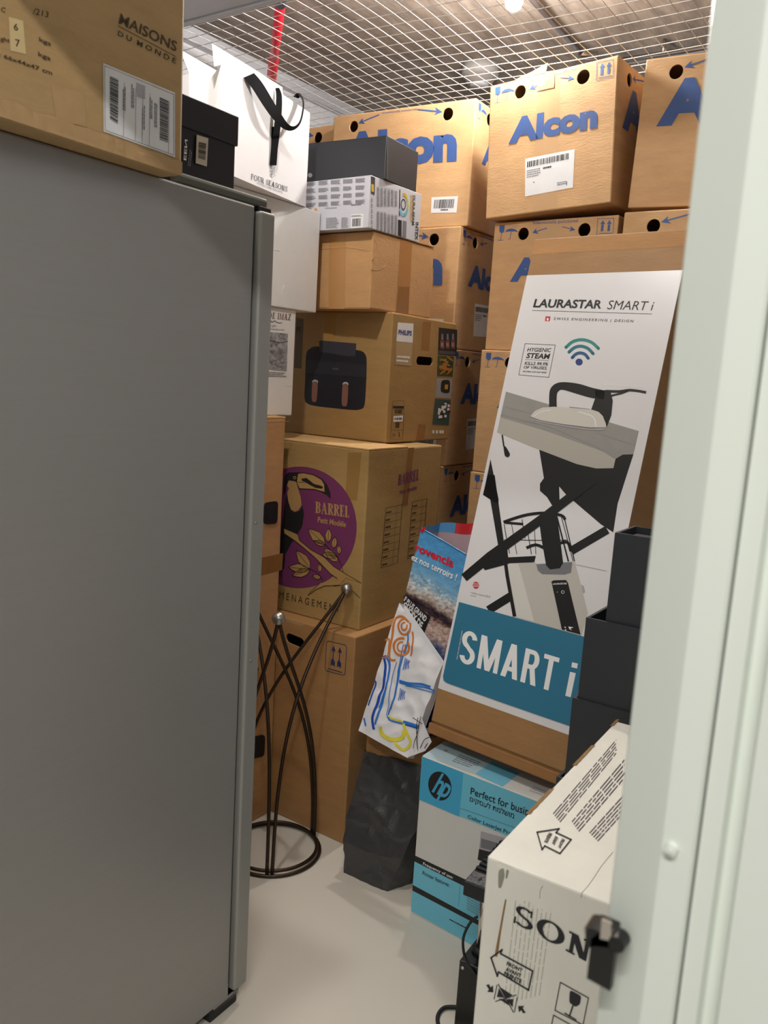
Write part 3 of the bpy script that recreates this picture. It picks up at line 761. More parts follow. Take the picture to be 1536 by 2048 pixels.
def leaf(a, t, w=.22):
    a = np.array(a, float); t = np.array(t, float); d = t-a; n = np.array((-d[1], d[0]))*w
    pts = [a, a+d*.25+n*.8, a+d*.55+n, a+d*.82+n*.5, t, a+d*.82-n*.5, a+d*.55-n, a+d*.25-n*.8]
    pts = zH(*[tuple(p) for p in pts]); P.poly('leaf_print', M_KRAFT, pts, .0017); P.frame('leaf_print', M_INK, pts, .8, .002); P.line('leaf_print', M_INK, [pts[0], pts[4]], .7, .002)
for a, t in (((505, 765), (392, 660)), ((525, 750), (527, 655)), ((505, 768), (428, 738)), ((560, 790), (572, 712)), ((590, 845), (482, 828)), ((590, 880), (498, 790)), ((600, 830), (595, 768)), ((405, 925), (312, 805)), ((395, 930), (260, 915)), ((405, 935), (286, 972)), ((470, 950), (466, 892)), ((478, 988), (418, 972))): leaf(a, t)
P.line('leaf_print', M_INK, zH((505, 765), (560, 820), (600, 870), (625, 945)), .9, .0018); P.line('leaf_print', M_INK, zH((400, 928), (450, 950), (490, 1000)), .9, .0018)
P.text('lettering', M_KRAFT, 'BARREL', zH((437, 553), (663, 585), (663, 507), (438, 477)), serif=(.26, .07, .04), off=.0012)
P.text('lettering', M_KRAFT, 'Petit Modèle', zH((452, 617), (640, 650), (645, 612), (455, 578)), .025, off=.0012)
P.text('lettering', M_DINK, 'M E N A G E M E N T', zH((196, 1122), (600, 1218), (602, 1172), (200, 1076)), .0, off=.0012)
P.poly('clear_tape', mat('film_tape', (150, 116, 66), .25), zH((655, 150), (745, 152), (715, 470), (636, 468)), .0003)
P.done()
P = b.px('R')
P.poly('packing_tape', M_TAPE, zH((1057, 120), (1095, 116), (1052, 502), (1012, 508)), .0004)
P.text('lettering', M_PURPLE, 'BARREL', zH((985, 372), (1125, 335), (1130, 258), (990, 300)), serif=(.26, .07, .04))
P.text('lettering', M_PURPLE, 'Petit Modèle', zH((998, 432), (1112, 398), (1116, 368), (1002, 404)), .02)
for q, s in ((zH((873, 922), (984, 888), (1016, 498), (906, 522)), 1), (zH((1052, 860), (1152, 832), (1181, 458), (1083, 482)), 2)):
    P.frame('table_print', M_DINK, q, .9)
    for i in range(1, 8): P.line('table_print', M_DINK, bil(q, [(0, i/8), (1, i/8)]), .7)
    P.line('table_print', M_DINK, bil(q, [(.7, 0), (.68, 1)]), .4)
    for i in range(8): P.rows('table_print', M_DINK, bil(q, [(.05, i/8+.02), (.4, i/8+.02), (.4, i/8+.06), (.05, i/8+.06)]), 1, .8, s*9+i)
P.done()
boxobj('top_flap', -.25, .25, -.224, .0, BA-TB-.001, BA-TB+.004, M_EDGE, b.root, .001)

b = Box('carton', 'air fryer carton with a photo of a black two drawer fryer', 'RN', (-1.566, 2.316), math.radians(1.73), .52, .444, BA+.004, PH-BA-.004, M_PHIL, bev=.005)
pr = b.px('R'); hc = None
boolean_cut(b.body, [cut_box(-b.w/2+.006, b.w/2-.006, -b.d/2+.006, b.d/2-.006, .006, b.h-.006, b.root, M_PHIL), cut_slot(pr.f(zE((1036, 495))[0], 0), pr.f(zE((1112, 500))[0], 0), 'x', .0145, .03, b.root, M_PHIL)])
P = b.px('F')
M_FRY = mat('fryer_print', (30, 31, 40), .4, 0, .1, 20); M_FRYL = mat('fryer_lid_print', (56, 56, 66), .4); M_COP = mat('copper_print', (128, 88, 76), .4)
P.poly('fryer_picture', M_FRY, rounded(zE((345, 440), (385, 410), (430, 408), (690, 432), (718, 470), (716, 600), (706, 785), (655, 802), (375, 772), (333, 745), (340, 590)), 3, .3), .0006)
P.poly('fryer_picture', M_FRYL, zE((425, 376), (440, 372), (654, 390), (648, 468), (600, 468), (430, 440)), .0009)
P.poly('fryer_picture', mat('fryer_mid_print', (40, 41, 50), .4), zE((352, 490), (714, 520), (714, 596), (342, 572)), .0009)
P.line('fryer_picture', M_INK, zE((342, 578), (714, 604)), 2.2, .0012)
for q in (zE((383, 622), (420, 624), (411, 752), (379, 748)), zE((569, 636), (607, 638), (599, 778), (563, 774))):
    P.own(); P.poly('fryer_handle_picture', M_COP, rounded(q, 4, .3), .0013)
    c = (np.array(q[0])+np.array(q[1]))/2; P.own(); P.disc('fryer_handle_picture', M_LGREY, (c[0], c[1]+1), 6, 4.5, 0, .0012, 16); P.key = 0
P.text('fryer_picture', M_GREY, 'PHILIPS', zE((508, 550), (544, 553), (544, 543), (508, 540)), .0, off=.0014)
M_STRIP = mat('grey_strip_print', (92, 78, 58), .45)
P.poly('side_strip', M_STRIP, zE((286, 232), (330, 240), (316, 545), (272, 540)), .0005)
P.text('lettering', M_INK, 'PS', zE((288, 320), (313, 320), (313, 288), (288, 286)), .03)
P.poly('clear_tape', mat('film_tape2', (162, 124, 72), .2), zE((460, 198), (535, 200), (520, 372), (452, 366)), .0003)
P.done()
P = b.px('R')
P.poly('white_label', M_LABEL, zE((908, 260), (1004, 268), (998, 386), (898, 376)))
P.poly('pale_label', mat('pale_film', (176, 150, 112), .4), zE((898, 378), (998, 388), (990, 528), (892, 518)))
P.text('lettering', mat('philips_blue', (30, 52, 120), .5), 'PHILIPS', zE((910, 336), (991, 343), (994, 312), (912, 305)), .035)
P.rows('lettering', M_LABEL, zE((898, 512), (985, 520), (987, 470), (902, 464)), 2, .5, 4)
P.poly('food_panel', M_INK, zE((1160, 292), (1273, 305), (1268, 468), (1154, 456)))
for i in range(3):
    x = 1168+i*33; P.poly('food_strip', mat('jar_print', (118, 66, 56), .4), zE((x, 370), (x+24, 372), (x+24, 425), (x, 420)), .0009); P.poly('food_strip', M_GREY, zE((x+7, 330), (x+17, 331), (x+19, 368), (x+5, 366)), .0009); P.poly('food_strip', mat('tin_print', (150, 132, 128), .4), zE((x+3, 385), (x+18, 386), (x+18, 410), (x+4, 408)), .0011)
P.poly('food_strip', mat('slate_print', (70, 74, 84), .4), zE((1158, 432), (1262, 440), (1260, 462), (1156, 452)), .0009)
P.poly('food_strip', mat('green_print', (58, 74, 48), .4), zE((1153, 464), (1252, 472), (1244, 594), (1148, 588)))
for i in range(16):
    rnd = random.Random(i); x = 1172+rnd.random()*55; y = 482+rnd.random()*85; a = rnd.uniform(-.9, 1.2); l = 22
    P.line('food_strip', mat('fries_print', (196, 150, 66) if i % 2 else (168, 112, 44), .5), zE((x-l*math.cos(a), y-l*math.sin(a)), (x+l*math.cos(a), y+l*math.sin(a))), 3.2, .001+.0001*i)
P.poly('food_strip', mat('tray_print', (150, 148, 150), .4), zE((1146, 602), (1242, 608), (1232, 728), (1136, 722)))
P.poly('food_strip', M_INK, rounded(zE((1174, 615), (1228, 612), (1226, 698), (1168, 690)), 3, .3), .0009); P.poly('food_strip', mat('amber_print', (190, 140, 40), .4), zE((1196, 642), (1216, 642), (1214, 672), (1194, 670)), .0012)
P.poly('food_strip', mat('table_print', (52, 76, 70), .4), zE((1136, 730), (1232, 738), (1220, 892), (1118, 888)))
for i in range(22):
    rnd = random.Random(40+i); x = 1150+rnd.random()*68; y = 752+rnd.random()*85
    P.poly('food_strip', (M_LABEL, mat('berry_print', (96, 36, 48), .4))[i % 4 == 0], zE((x, y), (x+14, y+1), (x+13, y+17), (x-1, y+16)), .001+.00005*i)
P.frame('care_label', M_DINK, zE((877, 742), (946, 742), (938, 978), (862, 976)), .5)
P.poly('care_label', M_INK, zE((878, 774), (946, 774), (945, 790), (878, 789)))
P.barcode('care_label', M_INK, zE((886, 820), (935, 820), (936, 796), (888, 795)), 12, 3)
P.poly('white_label', M_LABEL, zE((881, 836), (939, 832), (936, 868), (878, 872)), .0012); P.barcode('care_label', M_INK, zE((884, 860), (932, 858), (933, 845), (886, 847)), 18, 5, .0016)
P.barcode('care_label', M_INK, zE((892, 908), (916, 908), (917, 876), (893, 876)), 7, 6)
P.line('care_label', M_DINK, zE((864, 922), (940, 922)), .5); P.disc('care_label', M_DINK, zE((884, 952))[0], 3, inner=.7); P.line('care_label', M_DINK, zE((915, 935), (917, 965)), 1.4)
for x in (1120, 1142, 1163, 1178): P.poly('icon_print', M_LABEL, zE((x, 922), (x+12, 924), (x+11, 944), (x-1, 942)))
P.poly('packing_tape', M_TAPE, zE((1062, 255), (1112, 258), (1100, 436), (1050, 430)), .0003); P.poly('packing_tape', M_TAPE, zE((1035, 885), (1080, 890), (1068, 987), (1018, 986)), .0003)
P.done()

b = Box('carton', 'plain brown carton closed with brown tape on the air fryer carton', 'RN', (-1.595, 2.222), math.radians(-2.2), .34, .348, PH, BW-PH, M_BROWN, bev=.006)
P = b.px('R')
P.poly('packing_tape', mat('pale_brown_tape', (170, 120, 70), .3), zB((808, 1165), (895, 1172), (866, 1715), (772, 1702)), .0004)
P.poly('packing_tape', M_TAPE, zB((796, 1510), (872, 1515), (864, 1715), (772, 1702)), .0007)
ridge(b, 'R', zB((585, 1380), (640, 1392), (700, 1360)), M_BROWN); ridge(b, 'R', zB((610, 1140), (640, 1235), (600, 1320)), M_BROWN)
P.done()
ridge(b, 'F', zB((218, 1240), (400, 1224), (580, 1250)), M_BROWN, .0016)
P = b.px('F')
P.poly('clear_tape', mat('film_tape3', (180, 134, 84), .25), zB((286, 1120), (410, 1112), (400, 1690), (282, 1690)), .0003); P.done()
fv = [(-.17, -.172, BW-PH), (.17, -.172, BW-PH), (.17, .05, BW-PH+.004), (-.17, .05, BW-PH+.004)]
for y0, y1, dz in ((-.172, -.004, .0018), (.004, .172, .0024)): pydata('top_flap', [(-.168, y0, BW-PH+.001), (.172, y0, BW-PH+.001), (.172, y1, BW-PH+dz), (-.168, y1, BW-PH+dz)], [(0, 1, 2, 3)], M_EDGE, b.root)

b = Box('carton', 'grey printed airbed carton with coloured ring under the black box', 'RN', (-1.592, 2.184), math.radians(-1.54), .35, .285, BW+.003, IN-BW-.003, mat('greyish_card', (198, 198, 206), .45, 0, .03, 20), bev=.002)
P = b.px('F')
for i in range(5):
    for j in range(4):
        x = 120+i*90; y = 742+j*52-(i*6); P.rows('small_print', M_GREY, zB((x, y+36), (x+72, y+33), (x+72, y), (x, y+4)), 6, .5, i*7+j)
P.rows('small_print', M_GREY, zB((265, 1090), (358, 1085), (358, 1005), (265, 1010)), 9, .45, 77); P.rows('small_print', M_GREY, zB((375, 1086), (430, 1083), (428, 1005), (378, 1008)), 8, .45, 78)
for i in range(6): P.disc('small_print', M_GREY, zB((262+i*15, 940-i))[0], 1.6, inner=.6, n=10)
P.disc('small_print', mat('orange_print', (206, 140, 50), .4), zB((190, 948))[0], 3)
P.poly('barcode_label', M_LABEL, zB((445, 985), (538, 978), (535, 1085), (445, 1092))); P.barcode('barcode_print', M_INK, zB((455, 1072), (518, 1068), (520, 1010), (458, 1015)), 16, 9)
P.rows('barcode_print', M_INK, zB((450, 1005), (530, 1000), (530, 988), (450, 992)), 2, .5, 5); P.rows('small_print', M_GREY, zB((448, 922), (538, 916), (538, 904), (448, 910)), 1, .8, 6); P.done()
P = b.px('R')
P.poly('dark_band', mat('charcoal_print', (62, 64, 70), .4), zB((590, 703), (621, 713), (618, 842), (592, 830))); P.poly('dark_band', mat('yellow_print', (214, 180, 50), .4), zB((594, 760), (612, 765), (612, 820), (594, 815)), .0009)
for i in range(6): P.rows('small_print', M_GREY, zB((632+i*26, 925), (632+i*26, 768+i*6), (652+i*26, 772+i*6), (652+i*26, 928)), 5, .5, i+30, ragged=.1)
for i in range(6): P.rows('small_print', M_GREY, zB((630+i*26, 1092+i*8), (632+i*26, 948+i*6), (652+i*26, 954+i*6), (650+i*26, 1098+i*8)), 5, .5, i+50, ragged=.1)
for i, c in enumerate(((210, 170, 40), (178, 196, 62), (96, 170, 190), (120, 190, 210))):
    P.disc('ring_print', mat('ring%d' % i, c, .4), zB((830, 912))[0], 36/3.657, 88/3.657, 0, .0008, 10, .72, -100+i*65, -100+i*65+63)
P.disc('ring_print', M_NAVY, zB((828, 910))[0], 18/3.657, 42/3.657, 0, .0008, 24, .75)
P.poly('dark_band', M_INK, zB((800, 800), (806, 802), (802, 998), (796, 996)))
P.poly('pictures', M_INK, zB((790, 1020), (816, 1028), (814, 1150), (788, 1138))); P.poly('pictures', M_GREY, zB((824, 1028), (852, 1034), (848, 1155), (820, 1148)))
for i in range(6): P.disc('icon_print', M_GREY, zB((597, 880+i*40))[0], 1.6, 4, inner=.6, n=10)
P.text('lettering', mat('gold_print', (196, 160, 60), .4), 'STANDARD', zB((879, 838), (874, 1030), (892, 1035), (900, 843)), .02)
P.text('lettering', M_INK, 'DURA-BEAM', zB((897, 842), (889, 1058), (907, 1062), (915, 848)), .02)
P.text('lettering', M_INK, 'INTEX', zB((917, 1040), (911, 1166), (934, 1172), (939, 1040)), .02)
P.done()

b = Box('carton', 'matt black cardboard box topping the stack of mixed cartons', 'RN', (-1.583, 2.246), math.radians(3.7), .34, .206, IN, 2.235-IN, M_BLKBOX, bev=.003)
P = b.px('F'); P.disc('round_sticker', M_LGREY, zB((148, 697))[0], 4.4); P.done()
P = b.px('R'); P.line('seam', M_GREY, zB((713, 410), (712, 725)), .7); P.done()

# ================================================================== blue-lettered cartons
AW, AD, AH = .472, .643, .4555
A1 = .705
root = thing('carton', 'x', 'box')
body = boxobj('carton_body', -AW/2, AW/2, -AD/2, AD/2, 0, AH-.002, M_ALC, root, .004)
hN = homography(zC((100, 1210), (865, 1120), (925, 170), (105, 345)), AW, AH)
hW = homography([(656, 469.5), (932.7, 450), (954.6, 199.6), (667.5, 231.6)], AD, AH)
faces = {'F': (hN, lambda q, o: (-AW/2+q[0], -AD/2-o, q[1])), 'B': (hN, lambda q, o: (AW/2-q[0], AD/2+o, q[1])),
         'R': (hW, lambda q, o: (AW/2+o, -AD/2+q[0], q[1])), 'L': (hW, lambda q, o: (-AW/2-o, AD/2-q[0], q[1]))}
cuts = [cut_box(-AW/2+.006, AW/2-.006, -AD/2+.006, AD/2-.006, .006, AH-.008, root, M_ALC), cut_box(-AW/2-.01, AW/2+.01, -.0015, .0015, AH-.005, AH+.01, root, M_ALC)]
for f in 'FBRL':
    hm, g = faces[f]
    for c, r in ((zC((300, 397))[0], .0215), (zC((700, 313))[0], .0225)) if f in 'FB' else ((zB((471, 343))[0], .0215), (zB((1166, 262))[0], .0225)):
        cuts.append(cut_cyl(g(hm(c), 0), 'y' if f in 'FB' else 'x', r, .03, root))
boolean_cut(body, cuts)
def arrow(P, m, a, b, w, hl, hw):
    a = np.array(a, float); b = np.array(b, float); d = (b-a)/np.linalg.norm(b-a); n = np.array((-d[1], d[0]))
    P.line('arrow_print', m, [a, b-d*hl*.6], w)
    P.poly('arrow_print', m, [b, b-d*hl+n*hw, b-d*hl*.7, b-d*hl-n*hw])
for f in 'FB':
    hm, g = faces[f]; P = Print(root, lambda q, o, hm=hm, g=g: g(hm(q), o))
    P.poly('symbol_print', M_BLUE, zC((139, 362), (173, 355), (173, 398), (163, 412), (150, 412), (140, 404)))
    P.line('symbol_print', M_BLUE, zC((156, 410), (153, 464)), 1.0); P.line('symbol_print', M_BLUE, zC((135, 468), (172, 461)), 1.0)
    P.poly('symbol_print', M_BLUE, zC((178, 405), (186, 388), (202, 377), (220, 372), (240, 373), (256, 381), (266, 392), (252, 389), (240, 388), (228, 392), (216, 392), (204, 396), (190, 398)))
    P.line('symbol_print', M_BLUE, zC((219, 390), (214, 446), (206, 453), (202, 446)), 1.0)
    for dx, dy in ((205, 355), (218, 345), (232, 338), (240, 352), (252, 342), (262, 352), (226, 358), (247, 362)): P.disc('symbol_print', M_BLUE, zC((dx, dy))[0], .7, n=8)
    P.text('lettering', M_BLUE, 'Intentionally punctured', zC((362, 330), (655, 272), (655, 244), (360, 300)), .0)
    arrow(P, M_BLUE, *zC((455, 335), (360, 382)), 1.8, 12, 6.5); arrow(P, M_BLUE, *zC((556, 312), (642, 322)), 1.8, 12, 6.5)
    P.frame('symbol_print', M_BLUE, zC((783, 342), (888, 324), (891, 205), (786, 222)), .9)
    for x0, y0 in ((820, 228), (863, 221)):
        P.poly('symbol_print', M_BLUE, zC((x0, y0), (x0+16, y0+26), (x0-16, y0+31))); P.poly('symbol_print', M_BLUE, zC((x0-9, y0+32), (x0+7, y0+30), (x0+4, y0+77), (x0-12, y0+80)))
    P.line('symbol_print', M_BLUE, zC((797, 325), (879, 311)), 1.3)
    P.text('logo_lettering', M_BLUE, 'Alcon', zC((232, 742), (786, 652), (792, 482), (240, 572)), .055)
    P.poly('address_label', M_LABEL, zC((343, 1075), (637, 1024), (648, 783), (340, 836)))
    P.barcode('label_print', M_INK, zC((352, 892), (612, 845), (612, 806), (354, 855)), 40, 11)
    P.rows('label_print', M_GREY, zC((352, 965), (440, 948), (440, 895), (352, 912)), 4, .4, 3); P.rows('label_print', M_INK, zC((452, 906), (508, 896), (508, 884), (452, 894)), 1, .8, 4)
    P.rows('label_print', M_GREY, zC((540, 1015), (610, 1002), (610, 980), (540, 992)), 2, .5, 6); P.disc('label_print', M_INK, zC((396, 986))[0], 1.2, n=10); P.line('label_print', M_INK, zC((600, 985), (598, 1010)), 1.2)
    P.poly('clear_tape', mat('film_tape4', (196, 158, 116), .35), zC((412, 290), (545, 262), (548, 372), (540, 1148), (388, 1170)), .0003)
    P.done()
for f in 'RL':
    hm, g = faces[f]; P = Print(root, lambda q, o, hm=hm, g=g: g(hm(q), o))
    arrow(P, M_BLUE, *zB((665, 258), (508, 319)), 2.2, 13, 6.5); arrow(P, M_BLUE, *zB((950, 225), (1128, 246)), 2.6, 15, 8)
    P.text('lettering', M_BLUE, 'Intentionally punctured', zB((690, 256), (945, 232), (945, 212), (690, 238)), .0)
    P.text('logo_lettering', M_BLUE, 'Alcon', zB((392, 662), (1224, 606), (1234, 322), (400, 390)), .055)
    P.poly('barcode_label', M_LABEL, zB((1038, 974), (1218, 968), (1231, 851), (1044, 862)))
    P.barcode('label_print', M_INK, zB((1058, 942), (1198, 936), (1207, 872), (1066, 880)), 26, 13); P.rows('label_print', M_INK, zB((1108, 958), (1162, 955), (1162, 945), (1108, 948)), 1, .8, 3)
    P.done()
first = [True]
def copy_tree(o):
    c = o.copy(); COL.objects.link(c)
    for ch in list(o.children):
        copy_tree(ch).parent = c
    return c
def alcon(label, corner, xy, yawdeg, z, turned, tilt=0.0, group='cartons with blue lettering'):
    o = root if first[0] else copy_tree(root); first[0] = False
    w, d = (AD, AW) if turned else (AW, AD)
    sx = -1 if corner[0] == 'R' else 1; sy = 1 if corner[1] == 'N' else -1
    yaw = math.radians(yawdeg); R = np.array(Euler((0, tilt, yaw)).to_matrix())
    loc = np.array([xy[0], xy[1], z])+R@np.array([sx*w/2, sy*d/2, 0])
    o.location = [float(v) for v in loc]
    o.rotation_euler = (Matrix(R.tolist())@Matrix.Rotation(PI/2 if turned else 0, 3, 'Z')).to_euler()
    tag(o, label, 'box', group)
    return o
lv = [A1+AH*k for k in range(5)]
nth = ['fourth carton from the top', 'third carton from the top', 'second carton from the top', 'topmost carton']
def lab(k, where): return 'blue-lettered carton, '+nth[k].replace(' carton', '').replace(' the', '')+' in stack '+where
wl = 'behind the air fryer carton'; wr = 'just behind the tall ironing carton'; wf_ = 'nearest the pale green jamb'; wc = 'in the corner behind the ribbon bag'
for k, (xy, yw) in enumerate((((-1.641, 2.833), -.9), ((-1.636, 2.846), .15), ((-1.640, 2.841), -.75), ((-1.623, 2.858), 2.4))):
    alcon(lab(k, wl), 'RN', xy, yw, lv[k], True)
for k, (xy, yw) in enumerate((((-1.497, 2.80), 0), ((-1.493, 2.805), 0), ((-1.488, 2.822), -2.8))):
    alcon(lab(k, wr), 'LN', xy, yw, lv[k], False)
q = onz(971, 438, lv[3]+.004)
r1 = alcon(lab(3, wr), 'LN', q[:2], -3.2, lv[3]+.004, False, -.05)
pydata('lifted_flap', [(-AW/2, -AD/2, AH-.002), (-.02, -AD/2, AH-.002), (-.03, -AD/2+.03, AH+.04), (-.10, -AD/2+.05, AH+.032), (-AW/2, -AD/2+.05, AH+.005)], [(0, 1, 2, 3, 4)], M_EDGE, r1)
pts = []; fs = []
for i in range(9):
    for j in range(5): pts.append((-.05+.008*i, -AD/2-.001-.002*abs(noise.noise((i*.9, j*.8, 5))), AH-.005-.013*j))
for i in range(8):
    for j in range(4): fs.append((i*5+j, (i+1)*5+j, (i+1)*5+j+1, i*5+j+1))
pydata('crumpled_tape', pts, fs, mat('film_tape5', (200, 166, 126), .14, 0, .04, 30), r1)
for k, (xy, yw) in enumerate((((-.985, 2.77), 0), ((-.985, 2.77), 0), ((-.988, 2.766), .1))):
    alcon(lab(k, wf_), 'LN', xy, yw, lv[k], True)
q = onz(1255, 416, lv[3]+.016)
alcon(lab(3, wf_), 'LN', q[:2], 1.6, lv[3]+.016, True, .025)
q = onz(669, 247.5, lv[4])
for k in range(4): alcon(lab(k, wc), 'RN', (-2.30, q[1]), 0, lv[k], True)
for nm, corner, xy, w, d in (('behind the toucan box', 'RN', (-1.64, 2.84), AD, AW), ('behind the folded paper bags', 'LN', (-1.495, 2.80), AW, AD), ('nearest the jamb', 'LN', (-.985, 2.77), AD, AW), ('in the far corner', 'RN', (-2.30, q[1]), AD, AW)):
    bb = Box('carton', 'plain brown carton under the lettered stack '+nm, corner, xy, 0, w, d, 0, A1-.001, M_TALL, group='plain cartons under the lettered ones')
    PP = bb.uv('F'); PP.poly('packing_tape', M_TAPE, [(w/2-.025, .0), (w/2+.025, 0), (w/2+.025, .12), (w/2-.025, .12)]); PP.poly('packing_tape', M_TAPE, [(w/2-.025, A1-.12), (w/2+.025, A1-.12), (w/2+.025, A1-.004), (w/2-.025, A1-.004)]); PP.done()

# ================================================================== printer carton
HPH = .475
b = Box('printer_carton', 'cyan and white colour printer carton on the floor', 'LN', (-1.08, 1.869), math.radians(-2.96), .395, .42, 0, HPH, mat('hp_white', (214, 214, 210), .35, 0, .02, 10), bev=.002)
P = b.px('F')
def clipR(pts): return pts
u0 = P.f(zK((528, 530))[0], 0)[2]
W = b.w/2
def lo(p): return P.f(zK(p)[0], 0)
def band(name, m, pL, pR, qL, qR, off=.0005):     # full-width stripe between two traced lines
    def at(a, c, x): a = lo(a); c = lo(c); t = (x-a[0])/(c[0]-a[0]); return a[2]+(c[2]-a[2])*t
    D = -b.d/2-off
    V = [(-W, D, at(qL, qR, -W)), (W, D, at(qL, qR, W)), (W, D, at(pL, pR, W)), (-W, D, at(pL, pR, -W))]
    pydata(name, V, [(0, 1, 2, 3)], m, b.root)
band('cyan_band', M_HPBLUE, (552, 243), (1360, 562), (528, 530), (1160, 790))
P.poly('logo_panel', M_HPDEEP, zK((552, 243), (825, 352), (797, 645), (528, 530)), .0008)
band('black_stripe', M_INK, (503, 905), (832, 1062), (500, 945), (822, 1106))
band('cyan_band', M_HPBLUE, (500, 945), (822, 1106), (490, 1102), (872, 1308), .0005)
band('black_stripe', M_INK, (490, 1102), (872, 1308), (487, 1140), (868, 1340))
band('cyan_band', M_HPBLUE, (487, 1140), (868, 1340), (481, 1278), (860, 1492), .0004)
P.disc('round_logo', M_INK, zK((668, 440))[0], 76/3.339, 98/3.339, -.25, .0011, 36)
P.text('round_logo', M_HPDEEP, 'hp', zK((600, 522), (712, 575), (760, 392), (655, 340)), .02, .35, .85, off=.0015)
P.text('lettering', M_INK, 'Perfect for business', zK((872, 494), (1332, 668), (1340, 612), (876, 448)), .010, off=.0012)
P.text('lettering', M_INK, 'םיקסעל תמלשומ', zK((866, 550), (1162, 670), (1166, 618), (870, 506)), .010, off=.0012)
P.line('thin_rule', M_INK, zK((805, 588), (1300, 765)), .5, .001)
P.text('lettering', M_INK, 'Color LaserJet Pro MFP', zK((852, 660), (1222, 812), (1226, 776), (856, 630)), .008, off=.0012)
P.poly('printer_picture', M_LGREY, zK((942, 742), (1140, 800), (1120, 960), (925, 910)), .0008); P.poly('printer_picture', M_GREY, zK((945, 790), (1060, 822), (1050, 880), (940, 850)), .0011); P.poly('printer_picture', M_INK, zK((930, 860), (1040, 890), (1030, 980), (920, 930)), .0012)
P.text('lettering', M_WHITE, 'Frequency of use:', zK((555, 972), (753, 1066), (758, 1042), (558, 946)), .014, off=.0014)
P.text('lettering', M_INK, 'Printer features:', zK((552, 1032), (730, 1114), (734, 1090), (554, 1006)), .008, off=.0012)
P.line('thin_rule', M_INK, zK((803, 1105), (793, 1242)), .4, .001)
P.rows('lettering', M_INK, zK((730, 1336), (860, 1405), (862, 1395), (733, 1326)), 1, .7, 4, .001)
for i in range(6): P.rows('lettering', M_GREY, zK((848, 1170+i*18), (985, 1250+i*18), (985, 1244+i*18), (848, 1164+i*18)), 1, .7, i, .001)
P.done()
P = b.px('T')
P.poly('top_print', mat('pale_cyan_print', (182, 208, 218), .3), zK((552, 238), (700, 142), (1005, 275), (905, 362)), .0005); P.poly('top_print', mat('bright_cyan_print', (122, 196, 226), .3), zK((905, 362), (1012, 278), (1205, 352), (1085, 447)), .0005)
P.rows('top_print', M_GREY, zK((740, 280), (890, 335), (950, 290), (800, 232)), 5, .4, 3, .0008); P.rows('top_print', M_GREY, zK((690, 210), (715, 218), (725, 205), (700, 198)), 2, .6, 5, .0008)
P.rows('top_print', M_LGREY, zK((1255, 480), (1355, 515), (1390, 480), (1290, 445)), 3, .4, 5, .0008); P.done()

# ================================================================== tall ironing carton leaning on it
LW, LL, LT = .452, 1.43, .18
b = Box('ironing_carton', 'tall white ironing system carton leaning on the printer carton', 'LN', (-1.099, 1.926), -.111, LW, LT, .518, LL, M_LAU, bev=.004, lean=.239, body=False)
boxobj('carton_body', -LW/2, LW/2, -LT/2, LT/2, .034, LL, M_LAU, b.root, .004)
boxobj('base_tray', -LW/2-.003, LW/2+.003, -LT/2-.003, LT/2+.003, 0, .029, card('tray_card', (150, 106, 62)), b.root, .003)
boxobj('inner_sleeve', -LW/2+.006, LW/2-.006, -LT/2+.006, LT/2-.006, .026, .037, M_LAU, b.root)
P = b.px('F')
v1 = P.f(zF((468, 341))[0], 0)[2]; v0 = P.f(zG((75, 1340))[0], 0)[2]; v0r = P.f(zG((895, 1625))[0], 0)[2]
M_LWH = mat('gloss_white_print', (226, 224, 226), .3, 0, .01, 8)
y_ = -LT/2-.0004
pydata('white_print', [(-LW/2+.001, y_, v0), (LW/2-.001, y_, v0), (LW/2-.001, y_, v1), (-LW/2+.001, y_, v1)], [(0, 1, 2, 3)], M_LWH, b.root)
vv = P.f(zF((500, 205))[0], 0)[2]
pydata('tape_band', [(-LW/2+.001, y_, vv-.003), (LW/2-.001, y_, vv-.003), (LW/2-.001, y_, LL-.004), (-LW/2+.001, y_, LL-.004)], [(0, 1, 2, 3)], card('pale_card', (176, 130, 82)), b.root)
P.text('lettering', M_INK, 'LAURASTAR', zF((510, 538), (928, 546), (935, 492), (519, 485)), .03, .1)
P.text('lettering', M_INK, 'SMART i', zF((965, 549), (1248, 557), (1258, 501), (973, 494)), -.004, .18)
P.line('lettering', M_INK, zF((505, 556), (1242, 578)), .9)
P.poly('red_mark', M_RED, zF((588, 592), (618, 593), (613, 623), (584, 622))); P.disc('red_mark', M_WHITE, zF((601, 611))[0], 2, 3, off=.001, n=12)
P.text('lettering', mat('dark_grey_ink', (84, 84, 90), .5), 'SWISS ENGINEERING | DESIGN', zF((636, 618), (1125, 635), (1130, 614), (640, 598)), .012, .1, 1.35)
for pts, c in (((752, 846), (772, 826), (800, 817), (830, 826), (850, 850)), (44, 92, 138)), (((732, 812), (765, 785), (806, 776), (848, 790), (880, 822)), (42, 118, 134)), (((713, 783), (755, 748), (812, 736), (870, 752), (913, 790)), (46, 140, 132)):
    pp = zF(*pts); m = mat('wifi%d' % c[0], c, .4); P.line('signal_symbol', m, pp, 6.2, .0008, 6); P.disc('signal_symbol', m, pp[0], 3.1, off=.0008, n=14); P.disc('signal_symbol', m, pp[-1], 3.1, off=.0008, n=14)
P.disc('signal_symbol', mat('wifi_dot', (42, 66, 128), .4), zF((794, 873))[0], 7.2, 7)
P.frame('badge', M_INK, zF((462, 760), (648, 769), (608, 967), (423, 952)), .9)
